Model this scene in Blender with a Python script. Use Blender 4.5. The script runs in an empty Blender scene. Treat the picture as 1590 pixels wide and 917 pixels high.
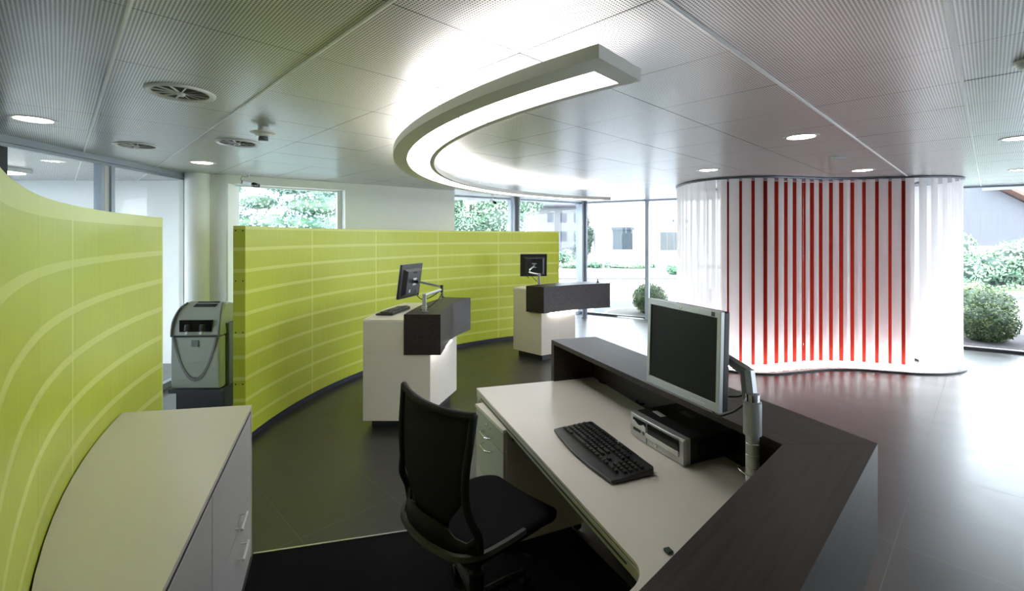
import bpy, bmesh, math, random
from math import sin, cos, pi, atan2, hypot
from mathutils import Vector, Matrix
random.seed(7)
SC = bpy.context.scene
COL = SC.collection
R = math.radians

# ---------------------------------------------------------------- camera, sky, exposure
EYE, F, CX, HZ = 1.74, 724.0, 795.0, 367.0
cam = bpy.data.cameras.new('camera'); cam.lens = F / 1590 * 36; cam.sensor_width = 36
cam.shift_y = -(458.5 - HZ) / 1590; cam.clip_start = .05; cam.clip_end = 300
co = bpy.data.objects.new('camera', cam); COL.objects.link(co)
co.location = (0, 0, EYE); co.rotation_euler = (pi / 2, 0, 0); SC.camera = co
SKY = 13.0
w = bpy.data.worlds.new('overcast_sky'); SC.world = w; w.use_nodes = True
w.node_tree.nodes['Background'].inputs[0].default_value = (.83, .905, 1.0, 1)
w.node_tree.nodes['Background'].inputs[1].default_value = SKY
SC.view_settings.view_transform = 'Standard'; SC.view_settings.look = 'None'
SC.view_settings.gamma = 1; SC.view_settings.use_curve_mapping = False
SC.view_settings.exposure = 0.0
LAMP_E, DOWN_E, STRIP_E, BASE_E = 8.0, 22.0, 16.0, 60.0
try:
    SC.cycles.use_denoising = True
    SC.cycles.max_bounces = 10; SC.cycles.diffuse_bounces = 5; SC.cycles.transparent_max_bounces = 24
except Exception: pass

def at(x, y, z):
    """point of the place at height z seen at photo pixel x, y"""
    Y = F * (EYE - z) / (y - HZ)
    return Vector(((x - CX) / F * Y, Y, z))

# ---------------------------------------------------------------- materials
def nt(m): return m.node_tree.nodes, m.node_tree.links
def mat(name, col, rough=.5, metal=0., spec=.5, noise=0., scale=8., bump=0., stretch=None, emit=None, es=0., coat=0.):
    m = bpy.data.materials.new(name); m.use_nodes = True
    n, l = nt(m); b = n['Principled BSDF']
    b.inputs['Base Color'].default_value = (*col, 1); b.inputs['Roughness'].default_value = rough
    b.inputs['Metallic'].default_value = metal; b.inputs['Specular IOR Level'].default_value = spec
    b.inputs['Coat Weight'].default_value = coat
    if emit: b.inputs['Emission Color'].default_value = (*emit, 1); b.inputs['Emission Strength'].default_value = es
    tc = n.new('ShaderNodeTexCoord'); mp = n.new('ShaderNodeMapping'); tx = n.new('ShaderNodeTexNoise')
    l.new(tc.outputs['Object'], mp.inputs[0]); l.new(mp.outputs[0], tx.inputs['Vector'])
    if stretch: mp.inputs['Scale'].default_value = stretch
    tx.inputs['Scale'].default_value = scale; tx.inputs['Detail'].default_value = 5
    mr = n.new('ShaderNodeMapRange'); mr.inputs[3].default_value = 1 - (noise or .03); mr.inputs[4].default_value = 1 + (noise or .03)
    l.new(tx.outputs['Fac'], mr.inputs[0])
    mx = n.new('ShaderNodeVectorMath'); mx.operation = 'SCALE'; mx.inputs[0].default_value = col
    l.new(mr.outputs[0], mx.inputs['Scale']); l.new(mx.outputs[0], b.inputs['Base Color'])
    if bump:
        bp = n.new('ShaderNodeBump'); bp.inputs['Strength'].default_value = bump; bp.inputs['Distance'].default_value = .004
        l.new(tx.outputs['Fac'], bp.inputs['Height']); l.new(bp.outputs[0], b.inputs['Normal'])
    return m

def math_node(n, l, op, a, b=None, c=None):
    q = n.new('ShaderNodeMath'); q.operation = op
    for i, v in enumerate((a, b, c)):
        if v is None: continue
        if isinstance(v, (int, float)): q.inputs[i].default_value = v
        else: l.new(v, q.inputs[i])
    return q.outputs[0]

ANG = atan2(.6979, .7162)        # building axes against the camera's
def floor_material():
    m = mat('dark_stoneware_tile', (.042, .040, .036), .30, spec=.8)
    n, l = nt(m); b = n['Principled BSDF']
    tc = n.new('ShaderNodeTexCoord'); mp = n.new('ShaderNodeMapping'); mp.inputs['Rotation'].default_value = (0, 0, -ANG)
    l.new(tc.outputs['Object'], mp.inputs[0]); sp = n.new('ShaderNodeSeparateXYZ'); l.new(mp.outputs[0], sp.inputs[0])
    def dist(o, off, pitch):
        a = math_node(n, l, 'SUBTRACT', o, off); a = math_node(n, l, 'DIVIDE', a, pitch)
        a = math_node(n, l, 'FRACT', a); a = math_node(n, l, 'SUBTRACT', a, .5); a = math_node(n, l, 'ABSOLUTE', a)
        a = math_node(n, l, 'SUBTRACT', .5, a); return math_node(n, l, 'MULTIPLY', a, pitch)
    d = math_node(n, l, 'MINIMUM', dist(sp.outputs[0], .4, .6), dist(sp.outputs[1], .38, .6))
    j = math_node(n, l, 'LESS_THAN', d, .0022)
    no = n.new('ShaderNodeTexNoise'); no.inputs['Scale'].default_value = 3; no.inputs['Detail'].default_value = 6
    l.new(mp.outputs[0], no.inputs['Vector'])
    # each tile its own shade
    vm = n.new('ShaderNodeVectorMath'); vm.operation = 'SUBTRACT'; vm.inputs[1].default_value = (.4, .38, 0); l.new(mp.outputs[0], vm.inputs[0])
    vd = n.new('ShaderNodeVectorMath'); vd.operation = 'DIVIDE'; vd.inputs[1].default_value = (.6, .6, 1); l.new(vm.outputs[0], vd.inputs[0])
    vf = n.new('ShaderNodeVectorMath'); vf.operation = 'FLOOR'; l.new(vd.outputs[0], vf.inputs[0])
    wn = n.new('ShaderNodeTexWhiteNoise'); l.new(vf.outputs[0], wn.inputs['Vector'])
    f = math_node(n, l, 'MULTIPLY_ADD', no.outputs['Fac'], .35, .7)
    f = math_node(n, l, 'MULTIPLY_ADD', wn.outputs['Value'], .18, f)
    sc = n.new('ShaderNodeVectorMath'); sc.operation = 'SCALE'; sc.inputs[0].default_value = (.030, .030, .027); l.new(f, sc.inputs['Scale'])
    mx = n.new('ShaderNodeMix'); mx.data_type = 'RGBA'; l.new(j, mx.inputs[0]); l.new(sc.outputs[0], mx.inputs[6])
    mx.inputs[7].default_value = (.12, .115, .10, 1); l.new(mx.outputs[2], b.inputs['Base Color'])
    r = math_node(n, l, 'MULTIPLY_ADD', no.outputs['Fac'], .16, .24); r = math_node(n, l, 'ADD', r, math_node(n, l, 'MULTIPLY', j, .3))
    l.new(r, b.inputs['Roughness'])
    bp = n.new('ShaderNodeBump'); bp.inputs['Strength'].default_value = .12; bp.inputs['Distance'].default_value = .003
    h = math_node(n, l, 'SUBTRACT', no.outputs['Fac'], math_node(n, l, 'MULTIPLY', j, 1.5))
    l.new(h, bp.inputs['Height']); l.new(bp.outputs[0], b.inputs['Normal'])
    return m

def ceiling_material():
    m = mat('perforated_metal_panel', (.62, .62, .60), .30, metal=.15, spec=.6)
    n, l = nt(m); b = n['Principled BSDF']
    tc = n.new('ShaderNodeTexCoord'); mp = n.new('ShaderNodeMapping'); mp.inputs['Rotation'].default_value = (0, 0, -ANG)
    l.new(tc.outputs['Object'], mp.inputs[0]); sp = n.new('ShaderNodeSeparateXYZ'); l.new(mp.outputs[0], sp.inputs[0])
    def fr(o):
        a = math_node(n, l, 'DIVIDE', o, .0118); a = math_node(n, l, 'FRACT', a); a = math_node(n, l, 'SUBTRACT', a, .5)
        return math_node(n, l, 'MULTIPLY', a, a)
    d = math_node(n, l, 'ADD', fr(sp.outputs[0]), fr(sp.outputs[1]))
    hole = math_node(n, l, 'LESS_THAN', d, .105)
    mx = n.new('ShaderNodeMix'); mx.data_type = 'RGBA'; l.new(hole, mx.inputs[0])
    mx.inputs[6].default_value = (.70, .69, .69, 1); mx.inputs[7].default_value = (.07, .07, .07, 1)
    l.new(mx.outputs[2], b.inputs['Base Color'])
    l.new(math_node(n, l, 'MULTIPLY_ADD', hole, -.65, .9), b.inputs['Specular IOR Level'])
    return m

def green_material(seams, name):
    """lime laminate: paler bands every 18 cm and pale upright seams at the given angles"""
    m = mat(name, (.5, .6, .05), .36, spec=.5)
    n, l = nt(m); b = n['Principled BSDF']
    tc = n.new('ShaderNodeTexCoord'); sp = n.new('ShaderNodeSeparateXYZ'); l.new(tc.outputs['Object'], sp.inputs[0])
    z = sp.outputs[2]
    a = math_node(n, l, 'SUBTRACT', 1.634 + .09, z); a = math_node(n, l, 'DIVIDE', a, .18); a = math_node(n, l, 'FRACT', a)
    a = math_node(n, l, 'SUBTRACT', a, .5); a = math_node(n, l, 'ABSOLUTE', a); band = math_node(n, l, 'LESS_THAN', a, .085)
    band = math_node(n, l, 'MULTIPLY', band, math_node(n, l, 'LESS_THAN', z, 1.72))
    band = math_node(n, l, 'MAXIMUM', band, math_node(n, l, 'GREATER_THAN', z, 1.802))
    ang = math_node(n, l, 'ARCTAN2', sp.outputs[1], sp.outputs[0])
    ang = math_node(n, l, 'MODULO', math_node(n, l, 'ADD', ang, 2 * pi), 2 * pi)
    s = None
    for q in seams:
        k = math_node(n, l, 'LESS_THAN', math_node(n, l, 'ABSOLUTE', math_node(n, l, 'SUBTRACT', ang, q)), .0016)
        s = k if s is None else math_node(n, l, 'MAXIMUM', s, k)
    f = math_node(n, l, 'MAXIMUM', math_node(n, l, 'MULTIPLY', band, .8), s)
    no = n.new('ShaderNodeTexNoise'); mp = n.new('ShaderNodeMapping'); mp.inputs['Scale'].default_value = (60, 60, 2.5)
    l.new(tc.outputs['Object'], mp.inputs[0]); l.new(mp.outputs[0], no.inputs['Vector']); no.inputs['Scale'].default_value = 1; no.inputs['Detail'].default_value = 3
    v = math_node(n, l, 'MULTIPLY_ADD', no.outputs['Fac'], .22, .89)
    sc = n.new('ShaderNodeVectorMath'); sc.operation = 'SCALE'; sc.inputs[0].default_value = (.47, .525, .036); l.new(v, sc.inputs['Scale'])
    mx = n.new('ShaderNodeMix'); mx.data_type = 'RGBA'; l.new(f, mx.inputs[0]); l.new(sc.outputs[0], mx.inputs[6])
    mx.inputs[7].default_value = (.64, .68, .18, 1); l.new(mx.outputs[2], b.inputs['Base Color'])
    return m

def wood_material(name, col, axis):
    m = mat(name, col, .42, spec=.32)
    n, l = nt(m); b = n['Principled BSDF']
    tc = n.new('ShaderNodeTexCoord'); mp = n.new('ShaderNodeMapping'); mp.inputs['Rotation'].default_value = (0, 0, -axis)
    mp2 = n.new('ShaderNodeMapping'); mp2.inputs['Scale'].default_value = (2.5, 55, 55)
    l.new(tc.outputs['Object'], mp.inputs[0]); l.new(mp.outputs[0], mp2.inputs[0])
    no = n.new('ShaderNodeTexNoise'); no.inputs['Scale'].default_value = 1; no.inputs['Detail'].default_value = 8; no.inputs['Distortion'].default_value = .6
    l.new(mp2.outputs[0], no.inputs['Vector'])
    r = n.new('ShaderNodeValToRGB'); l.new(no.outputs['Fac'], r.inputs[0])
    r.color_ramp.elements[0].position = .3; r.color_ramp.elements[0].color = (*[c * .55 for c in col], 1)
    r.color_ramp.elements[1].position = .7; r.color_ramp.elements[1].color = (*[c * 1.35 for c in col], 1)
    l.new(r.outputs[0], b.inputs['Base Color'])
    bp = n.new('ShaderNodeBump'); bp.inputs['Strength'].default_value = .25; bp.inputs['Distance'].default_value = .001
    l.new(no.outputs['Fac'], bp.inputs['Height']); l.new(bp.outputs[0], b.inputs['Normal'])
    return m

def glass_material(name='window_glass', tint=(.96, .985, .98)):
    m = bpy.data.materials.new(name); m.use_nodes = True; n, l = nt(m); n.remove(n['Principled BSDF'])
    o = n['Material Output']; t = n.new('ShaderNodeBsdfTransparent'); g = n.new('ShaderNodeBsdfGlossy'); g.inputs['Roughness'].default_value = .02
    t.inputs[0].default_value = (*tint, 1); fr = n.new('ShaderNodeFresnel'); fr.inputs[0].default_value = 1.45; mx = n.new('ShaderNodeMixShader')
    ge = n.new('ShaderNodeNewGeometry'); k = math_node(n, l, 'SUBTRACT', 1.0, ge.outputs['Backfacing'])
    l.new(math_node(n, l, 'MULTIPLY', fr.outputs[0], k), mx.inputs[0]); l.new(t.outputs[0], mx.inputs[1]); l.new(g.outputs[0], mx.inputs[2]); l.new(mx.outputs[0], o.inputs[0])
    return m

def cloth_strip_material(name, col, transl, clear=.0):
    m = bpy.data.materials.new(name); m.use_nodes = True; n, l = nt(m); n.remove(n['Principled BSDF']); o = n['Material Output']
    d = n.new('ShaderNodeBsdfDiffuse'); t = n.new('ShaderNodeBsdfTranslucent'); d.inputs[0].default_value = (*col, 1); t.inputs[0].default_value = (*col, 1)
    mx = n.new('ShaderNodeMixShader'); mx.inputs[0].default_value = transl; l.new(d.outputs[0], mx.inputs[1]); l.new(t.outputs[0], mx.inputs[2])
    tp = n.new('ShaderNodeBsdfTransparent'); m2 = n.new('ShaderNodeMixShader'); m2.inputs[0].default_value = clear
    l.new(mx.outputs[0], m2.inputs[1]); l.new(tp.outputs[0], m2.inputs[2]); l.new(m2.outputs[0], o.inputs[0])
    return m

def leaf_material(name, c1, c2, sc=6):
    m = mat(name, c1, .6, spec=.3); n, l = nt(m); b = n['Principled BSDF']
    tc = n.new('ShaderNodeTexCoord'); no = n.new('ShaderNodeTexNoise'); no.inputs['Scale'].default_value = sc; l.new(tc.outputs['Object'], no.inputs['Vector'])
    r = n.new('ShaderNodeValToRGB'); r.color_ramp.elements[0].position = .35; r.color_ramp.elements[1].position = .65
    r.color_ramp.elements[0].color = (*c1, 1); r.color_ramp.elements[1].color = (*c2, 1)
    l.new(no.outputs['Fac'], r.inputs[0]); l.new(r.outputs[0], b.inputs['Base Color']); return m

M = dict(
    floor=floor_material(), ceiling=ceiling_material(),
    white_wall=mat('white_wall_paint', (.80, .81, .80), .55), rail=mat('white_ceiling_rail', (.92, .92, .91), .3),
    backing=mat('ceiling_void', (.10, .10, .10), .9),
    carpet=mat('black_carpet', (.007, .007, .008), 1.0, spec=.1, noise=.6, scale=260, bump=.8),
    alu=mat('brushed_aluminium', (.62, .63, .63), .28, metal=.9), chrome=mat('chrome', (.8, .8, .8), .12, metal=1),
    silver=mat('silver_lacquer', (.50, .51, .52), .32, metal=.6), frame=mat('grey_blue_window_profile', (.34, .38, .45), .35, metal=.3),
    darkcol=mat('dark_grey_steel', (.13, .14, .17), .3, metal=.3), darkframe=mat('black_window_profile', (.03, .03, .035), .4),
    glass=glass_material(), cream=mat('cream_laminate', (.68, .61, .53), .33, noise=.02), creamtop=mat('white_desk_laminate', (.76, .715, .655), .28, noise=.02),
    greyfront=mat('pale_grey_cabinet_front', (.56, .55, .56), .4), beige=mat('beige_drawer_front', (.47, .47, .39), .4),
    wood=wood_material('dark_stained_oak', (.027, .0175, .0125), R(-69)), wood2=wood_material('dark_stained_oak_leg', (.027, .0175, .0125), R(45)),
    woodc=wood_material('dark_stained_oak_counter', (.030, .024, .024), R(60)),
    plinth=mat('near_black_plinth', (.02, .02, .025), .5), black=mat('black_plastic', (.015, .015, .016), .35, bump=.05, scale=200),
    blackgloss=mat('black_glossy_plastic', (.012, .012, .012), .12), screen=mat('dark_lcd_screen', (.008, .008, .008), .3, spec=.2),
    rimgrey=mat('dull_grey_rim', (.10, .10, .095), .6, spec=.15), chairblack=mat('matt_black_plastic', (.010, .010, .010), .6, spec=.25),
    stub=mat('dark_green_plug', (.008, .03, .02), .4),
    fabric=mat('black_chair_fabric', (.008, .008, .010), .95, spec=.15, noise=.4, scale=300, bump=.3), mesh=mat('black_chair_mesh', (.012, .012, .014), .85, spec=.2, noise=.5, scale=420, bump=.5),
    key=mat('black_key_cap', (.02, .02, .021), .38), pale=mat('pale_sticker', (.6, .6, .58), .5),
    lampbody=mat('pale_lamp_housing', (.62, .62, .57), .45), diffuser=mat('lit_lamp_diffuser', (.9, .9, .9), .5, emit=(1, .955, .935), es=LAMP_E),
    uplight=mat('lit_lamp_top', (.9, .9, .9), .5, emit=(1, .955, .935), es=LAMP_E * 1.5),
    downlit=mat('lit_downlight', (.9, .9, .9), .5, emit=(1, .95, .80), es=DOWN_E), strip=mat('lit_light_strip', (.9, .9, .9), .5, emit=(1, .98, .98), es=STRIP_E),
    basestrip=mat('lit_floor_strip', (.9, .9, .9), .5, emit=(1, .97, .98), es=BASE_E), greyring=mat('white_metal_ring', (.7, .7, .68), .3),
    red=cloth_strip_material('red_blind_fabric', (.20, .016, .010), .40), whitecloth=cloth_strip_material('white_blind_fabric', (.88, .87, .88), .45, .13),
    machine=mat('pale_grey_green_plastic', (.33, .35, .31), .4), machineside=mat('slate_blue_panel', (.085, .11, .125), .35), midgrey=mat('mid_grey_plastic', (.16, .165, .165), .4),
    screw=mat('dark_screw', (.03, .03, .02), .5), blue=mat('navy_skirting', (.018, .02, .045), .5),
    paving=mat('pale_asphalt', (.26, .26, .28), .8, noise=.08, scale=1.5), darkpave=mat('dark_paving', (.05, .055, .068), .8, noise=.1), gravel=mat('grey_gravel', (.075, .07, .062), .9, noise=.6, scale=25),
    soil=mat('dark_planting_soil', (.06, .05, .055), .95, noise=.7, scale=18, bump=.8), grass=mat('pale_green_grass', (.20, .32, .10), .9, noise=.3, scale=4),
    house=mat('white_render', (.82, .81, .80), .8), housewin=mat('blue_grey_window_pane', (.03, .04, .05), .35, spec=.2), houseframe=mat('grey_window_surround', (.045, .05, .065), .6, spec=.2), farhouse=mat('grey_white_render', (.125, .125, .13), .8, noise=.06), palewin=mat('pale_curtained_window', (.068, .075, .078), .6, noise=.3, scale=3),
    roof=mat('grey_roof', (.045, .045, .06), .7), tile=mat('red_clay_roof_tile', (.17, .09, .075), .8, noise=.3, scale=9, stretch=(1, 8, 1)), barn=mat('weathered_barn_boards', (.095, .095, .11), .85, noise=.3, scale=2, stretch=(14, 14, .3)),
    boxleaf=leaf_material('boxwood_leaves', (.045, .085, .025), (.16, .20, .09), 9), conifer=leaf_material('pale_conifer_needles', (.16, .30, .27), (.62, .70, .66), 2.2),
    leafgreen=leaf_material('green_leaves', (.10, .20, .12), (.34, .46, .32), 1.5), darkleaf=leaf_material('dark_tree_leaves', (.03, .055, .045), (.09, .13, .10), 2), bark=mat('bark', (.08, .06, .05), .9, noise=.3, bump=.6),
)

# ---------------------------------------------------------------- mesh helpers
def new(): return bmesh.new()
def box(bm, c, s, rz=0, rx=0, ry=0):
    mt = Matrix.Translation(c) @ Matrix.Rotation(rz, 4, 'Z') @ Matrix.Rotation(ry, 4, 'Y') @ Matrix.Rotation(rx, 4, 'X') @ Matrix.Diagonal((*s, 1))
    bmesh.ops.create_cube(bm, size=1, matrix=mt); return bm
def prism(bm, poly, z0, z1):
    poly = [(p[0], p[1]) for p in poly]
    ar = sum(poly[i - 1][0] * poly[i][1] - poly[i][0] * poly[i - 1][1] for i in range(len(poly)))
    if ar < 0: poly = poly[::-1]
    a = [bm.verts.new((x, y, z0)) for x, y in poly]; b = [bm.verts.new((x, y, z1)) for x, y in poly]; n = len(poly)
    bm.faces.new(a[::-1]); bm.faces.new(b)
    for i in range(n): bm.faces.new((a[i], a[(i + 1) % n], b[(i + 1) % n], b[i]))
    return bm
def tube(bm, pts, r, seg=10, caps=True):
    pts = [Vector(p) for p in pts]; rs = r if isinstance(r, (list, tuple)) else [r] * len(pts); rings = []; up = None
    for i, p in enumerate(pts):
        d = (pts[min(i + 1, len(pts) - 1)] - pts[max(i - 1, 0)]).normalized()
        if up is None: up = d.orthogonal().normalized()
        up = (up - d * up.dot(d)); up = up.normalized() if up.length > 1e-6 else d.orthogonal().normalized()
        s = d.cross(up)
        rings.append([bm.verts.new(p + (up * cos(2 * pi * k / seg) + s * sin(2 * pi * k / seg)) * rs[i]) for k in range(seg)])
    for a, b in zip(rings, rings[1:]):
        for k in range(seg): bm.faces.new((a[k], a[(k + 1) % seg], b[(k + 1) % seg], b[k]))
    if caps: bm.faces.new(rings[0][::-1]); bm.faces.new(rings[-1])
    return bm
def lathe(bm, prof, c=(0, 0, 0), seg=32, mtx=None, ring=False):
    """prof: list of (r, z), from bottom to top"""
    mtx = mtx or Matrix.Translation(c); rings = []
    for r, z in prof:
        rings.append([bm.verts.new(mtx @ Vector((r * cos(2 * pi * k / seg), r * sin(2 * pi * k / seg), z))) for k in range(seg)] if r > 1e-6 else [bm.verts.new(mtx @ Vector((0, 0, z)))])
    for a, b in zip(rings if ring else rings[:-1], rings[1:] + (rings[:1] if ring else [])):
        for k in range(seg):
            q = (k + 1) % seg
            if len(a) == 1 and len(b) == 1: continue
            if len(a) == 1: bm.faces.new((a[0], b[k], b[q]))
            elif len(b) == 1: bm.faces.new((a[k], a[q], b[0]))
            else: bm.faces.new((a[k], a[q], b[q], b[k]))
    if len(rings[0]) > 1 and not ring: bm.faces.new(rings[0][::-1])
    if len(rings[-1]) > 1 and not ring: bm.faces.new(rings[-1])
    return bm
def arcband(bm, r0, r1, a0, a1, z0, z1, n=48, c=(0, 0)):
    g = []
    for i in range(n + 1):
        a = a0 + (a1 - a0) * i / n
        g.append([bm.verts.new((c[0] + r * cos(a), c[1] + r * sin(a), z)) for r, z in ((r0, z0), (r1, z0), (r1, z1), (r0, z1))])
    for p, q in zip(g, g[1:]):
        for k in range(4): bm.faces.new((p[k], p[(k + 1) % 4], q[(k + 1) % 4], q[k]))
    bm.faces.new(g[0][::-1]); bm.faces.new(g[-1]); return bm
def obj(name, bm, m, parent=None, bevel=0, smooth=False, sub=0, seg=2):
    bmesh.ops.recalc_face_normals(bm, faces=bm.faces)
    me = bpy.data.meshes.new(name); bm.to_mesh(me); bm.free(); me.materials.append(m)
    o = bpy.data.objects.new(name, me); COL.objects.link(o)
    if smooth:
        for p in me.polygons: p.use_smooth = True
        if smooth == 'angle':
            try: me.set_sharp_from_angle(angle=R(35))
            except Exception: pass
    if bevel:
        b = o.modifiers.new('bevel', 'BEVEL'); b.width = bevel; b.segments = seg; b.limit_method = 'ANGLE'; b.angle_limit = R(35)
    if sub: s = o.modifiers.new('sub', 'SUBSURF'); s.levels = sub; s.render_levels = sub
    if parent: o.parent = parent
    return o
def tag(o, label, cat, group=None):
    o['label'] = label; o['category'] = cat
    if group: o['group'] = group
    return o
def thing(name, label, cat, loc=(0, 0, 0), rz=0, group=None):
    o = bpy.data.objects.new(name, None); COL.objects.link(o); o.location = loc; o.rotation_euler = (0, 0, rz); o.empty_display_size = .1
    return tag(o, label, cat, group)
def struct(name, bm, m, parent=None, **k):
    o = obj(name, bm, m, parent, **k)
    if not parent: o['kind'] = 'structure'
    return o
def dup(src, loc, rz=None, label=None):
    c = src.copy(); COL.objects.link(c); c.location = loc
    if rz is not None: c.rotation_euler = (0, 0, rz)
    if label: c['label'] = label
    for ch in list(src.children):
        d = ch.copy(); COL.objects.link(d); d.parent = c
        for g in list(ch.children):
            e = g.copy(); COL.objects.link(e); e.parent = d
    return c
def catmull(pts, n=12, closed=False):
    out = []; L = len(pts); rng = range(L) if closed else range(L - 1)
    for i in rng:
        P = [Vector(pts[(i + k) % L]) if closed else Vector(pts[min(max(i + k, 0), L - 1)]) for k in (-1, 0, 1, 2)]
        for j in range(n):
            t = j / n
            out.append(.5 * ((2 * P[1]) + (-P[0] + P[2]) * t + (2 * P[0] - 5 * P[1] + 4 * P[2] - P[3]) * t * t + (-P[0] + 3 * P[1] - 3 * P[2] + P[3]) * t ** 3))
    if not closed: out.append(Vector(pts[-1]))
    return out
def wall(name, p, q, z0, z1, th, m=None, holes=()):
    """upright wall from p to q, thickness th to its left; holes = (s0, s1, z0, z1)"""
    p = Vector(p); q = Vector(q); d = (q - p); L = d.length; d.normalize(); nrm = Vector((-d.y, d.x)); bm = new()
    def seg(s0, s1, a, b):
        if s1 - s0 < 1e-4 or b - a < 1e-4: return
        c = p + d * (s0 + s1) / 2 + nrm * th / 2
        box(bm, (c.x, c.y, (a + b) / 2), (s1 - s0, abs(th), b - a), atan2(d.y, d.x))
    s = 0
    for h in sorted(holes):
        seg(s, h[0], z0, z1); seg(h[0], h[1], z0, h[2]); seg(h[0], h[1], h[3], z1); s = h[1]
    seg(s, L, z0, z1)
    return struct(name, bm, m or M['white_wall'])

CEIL = 2.51
# ---------------------------------------------------------------- structure: floor, ceiling, walls
E1 = Vector((-1.15, 8.642)); E2 = Vector((1.56, 10.59)); E3 = Vector((11.6, 4.37)); E4 = Vector((11.6, -3.6))
room = [(-7.6, -3.6), (11.75, -3.6), (11.75, 4.45), (1.6, 10.72), (-1.2, 8.8), (-4.2, 6.4), (-7.6, 6.4)]
struct('floor', prism(new(), room, -.12, 0), M['floor'])

bm = new()
UX = Vector((cos(ANG), sin(ANG), 0)); UY = Vector((-sin(ANG), cos(ANG), 0))
def inside(x, y, poly=room):
    c = False
    for i in range(len(poly)):
        (x1, y1), (x2, y2) = poly[i - 1], poly[i]
        if (y1 > y) != (y2 > y) and x < (x2 - x1) * (y - y1) / (y2 - y1) + x1: c = not c
    return c
rnd = random.Random(3)
for i in range(-16, 24):
    for j in range(-16, 22):
        u0, v0 = .17 + .61 * i, .10 + .64 * j; g = .0022; K = 4
        c = UX * (u0 + .305) + UY * (v0 + .32)
        if not any(inside(c.x + dx, c.y + dy) for dx in (-.45, 0, .45) for dy in (-.45, 0, .45)): continue
        if not (-5 < c.x < 9.5 and -1.5 < c.y < 10.8) and (i % 2 or j % 2): pass
        s1 = rnd.uniform(.001, .0035); tx, ty = rnd.uniform(-.0012, .0012), rnd.uniform(-.0012, .0012); vv = []
        for a in range(K + 1):
            for b in range(K + 1):
                fa, fb = a / K, b / K
                p = UX * (u0 + g + (.61 - 2 * g) * fa) + UY * (v0 + g + (.64 - 2 * g) * fb)
                z = CEIL - s1 * 16 * fa * (1 - fa) * fb * (1 - fb) * .6 + tx * (fa - .5) + ty * (fb - .5)
                vv.append(bm.verts.new((p.x, p.y, z)))
        for a in range(K):
            for b in range(K):
                q = a * (K + 1) + b; f = bm.faces.new((vv[q], vv[q + K + 1], vv[q + K + 2], vv[q + 1]))
def ceiling_obj(bm):
    me = bpy.data.meshes.new('ceiling'); 
    for f in bm.faces: f.normal_update(); f.smooth = True
    bad = [f for f in bm.faces if f.normal.z > 0]; bmesh.ops.reverse_faces(bm, faces=bad)
    bm.to_mesh(me); bm.free(); me.materials.append(M['ceiling']); o = bpy.data.objects.new('ceiling', me); COL.objects.link(o); o['kind'] = 'structure'; return o
ceiling = ceiling_obj(bm)
obj('ceiling_backing', prism(new(), [(-8.5, -4.3), (12.3, -4.3), (12.3, 4.6), (1.6, 11.3), (-1.2, 9.4), (-4.2, 7.0), (-8.5, 7.0)], CEIL + .012, CEIL + .2), M['backing'], ceiling)
bm = new()
for ax, ofs in ((0, .17), (0, .78), (1, .74), (1, .10)):
    d, nn = (UY, UX) if ax == 0 else (UX, UY)
    # clip the rail against the room outline
    pts = [t * .05 for t in range(-200, 260) if inside(*(nn * ofs + d * (t * .05)).to_2d())]
    a, b = min(pts), max(pts); c = nn * ofs + d * (a + b) / 2
    box(bm, (c.x, c.y, CEIL - .002), (b - a, .013, .008), atan2(d.y, d.x)); box(bm, (c.x, c.y, CEIL - .007), (b - a, .004, .004), atan2(d.y, d.x))
obj('ceiling_rail', bm, M['rail'], ceiling)

# walls
W1 = Vector((-3.55, 5.79)); WD = (Vector((-.967, 7.84)) - W1).normalized(); WL = (Vector((-.967, 7.84)) - W1).length
WANG = atan2(WD.y, WD.x)
wall('wall_back', W1, (-.967, 7.84), 0, CEIL, .28, holes=[(.02, 1.47, .12, 2.405)])
wall('wall_corner', (-4.05, 5.79), W1, 0, CEIL, .28)
wall('wall_return', (-.98, 7.86), (-1.17, 8.60), 0, CEIL, .2)
wall('wall_left', (-7.6, 6.4), (-7.6, -3.6), 0, CEIL, -.15, holes=[(.5, 7.0, .3, 2.4)])  # opening made for the added window that lights the office
wall('wall_left_back', (-7.6, 6.4), (-4.05, 6.4), 0, CEIL, .15)
wall('wall_rear', (-7.75, -3.6), (11.75, -3.6), 0, CEIL, -.15)
struct('wall_left_side', prism(new(), [(-3.72, -3.6), (-3.62, -3.6), (-3.80, 2.6), (-3.90, 2.6)], 0, CEIL), M['white_wall'])
struct('column_corner', lathe(new(), [(.13, 0), (.13, CEIL)], (-3.86, 5.72, 0), 40), M['white_wall'], smooth='angle')

def window(n, p, q, z0, z1, m, mulls=(), fw=.05, bottom=.05, top=.05, depth=.07, fm_b=None, ends=(.03, .03)):
    p = Vector(p); q = Vector(q); d = q - p; L = d.length; d.normalize(); a = atan2(d.y, d.x); nn = Vector((-d.y, d.x)); bm = new()
    def bar(s0, s1, a0, a1, dp=depth):
        c = p + d * (s0 + s1) / 2; box(bm, (c.x, c.y, (a0 + a1) / 2), (s1 - s0, dp, a1 - a0), a)
    bar(0, L, z1 - top, z1); bar(0, ends[0], z0, z1); bar(L - ends[1], L, z0, z1)
    for s, wd in mulls: bar(s - wd / 2, s + wd / 2, z0 + .001, z1 - .001, depth + .04)
    o = struct('window_%d' % n, bm, m)
    bm = new(); c = p + d * L / 2; box(bm, (c.x, c.y, z0 + bottom / 2), (L, depth, bottom), a); obj('bottom_rail', bm, fm_b or m, o)
    bm = new(); box(bm, (c.x, c.y, (z0 + z1) / 2), (L - .02, .012, z1 - z0 - .02), a); obj('pane', bm, M['glass'], o)
    return o
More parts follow.
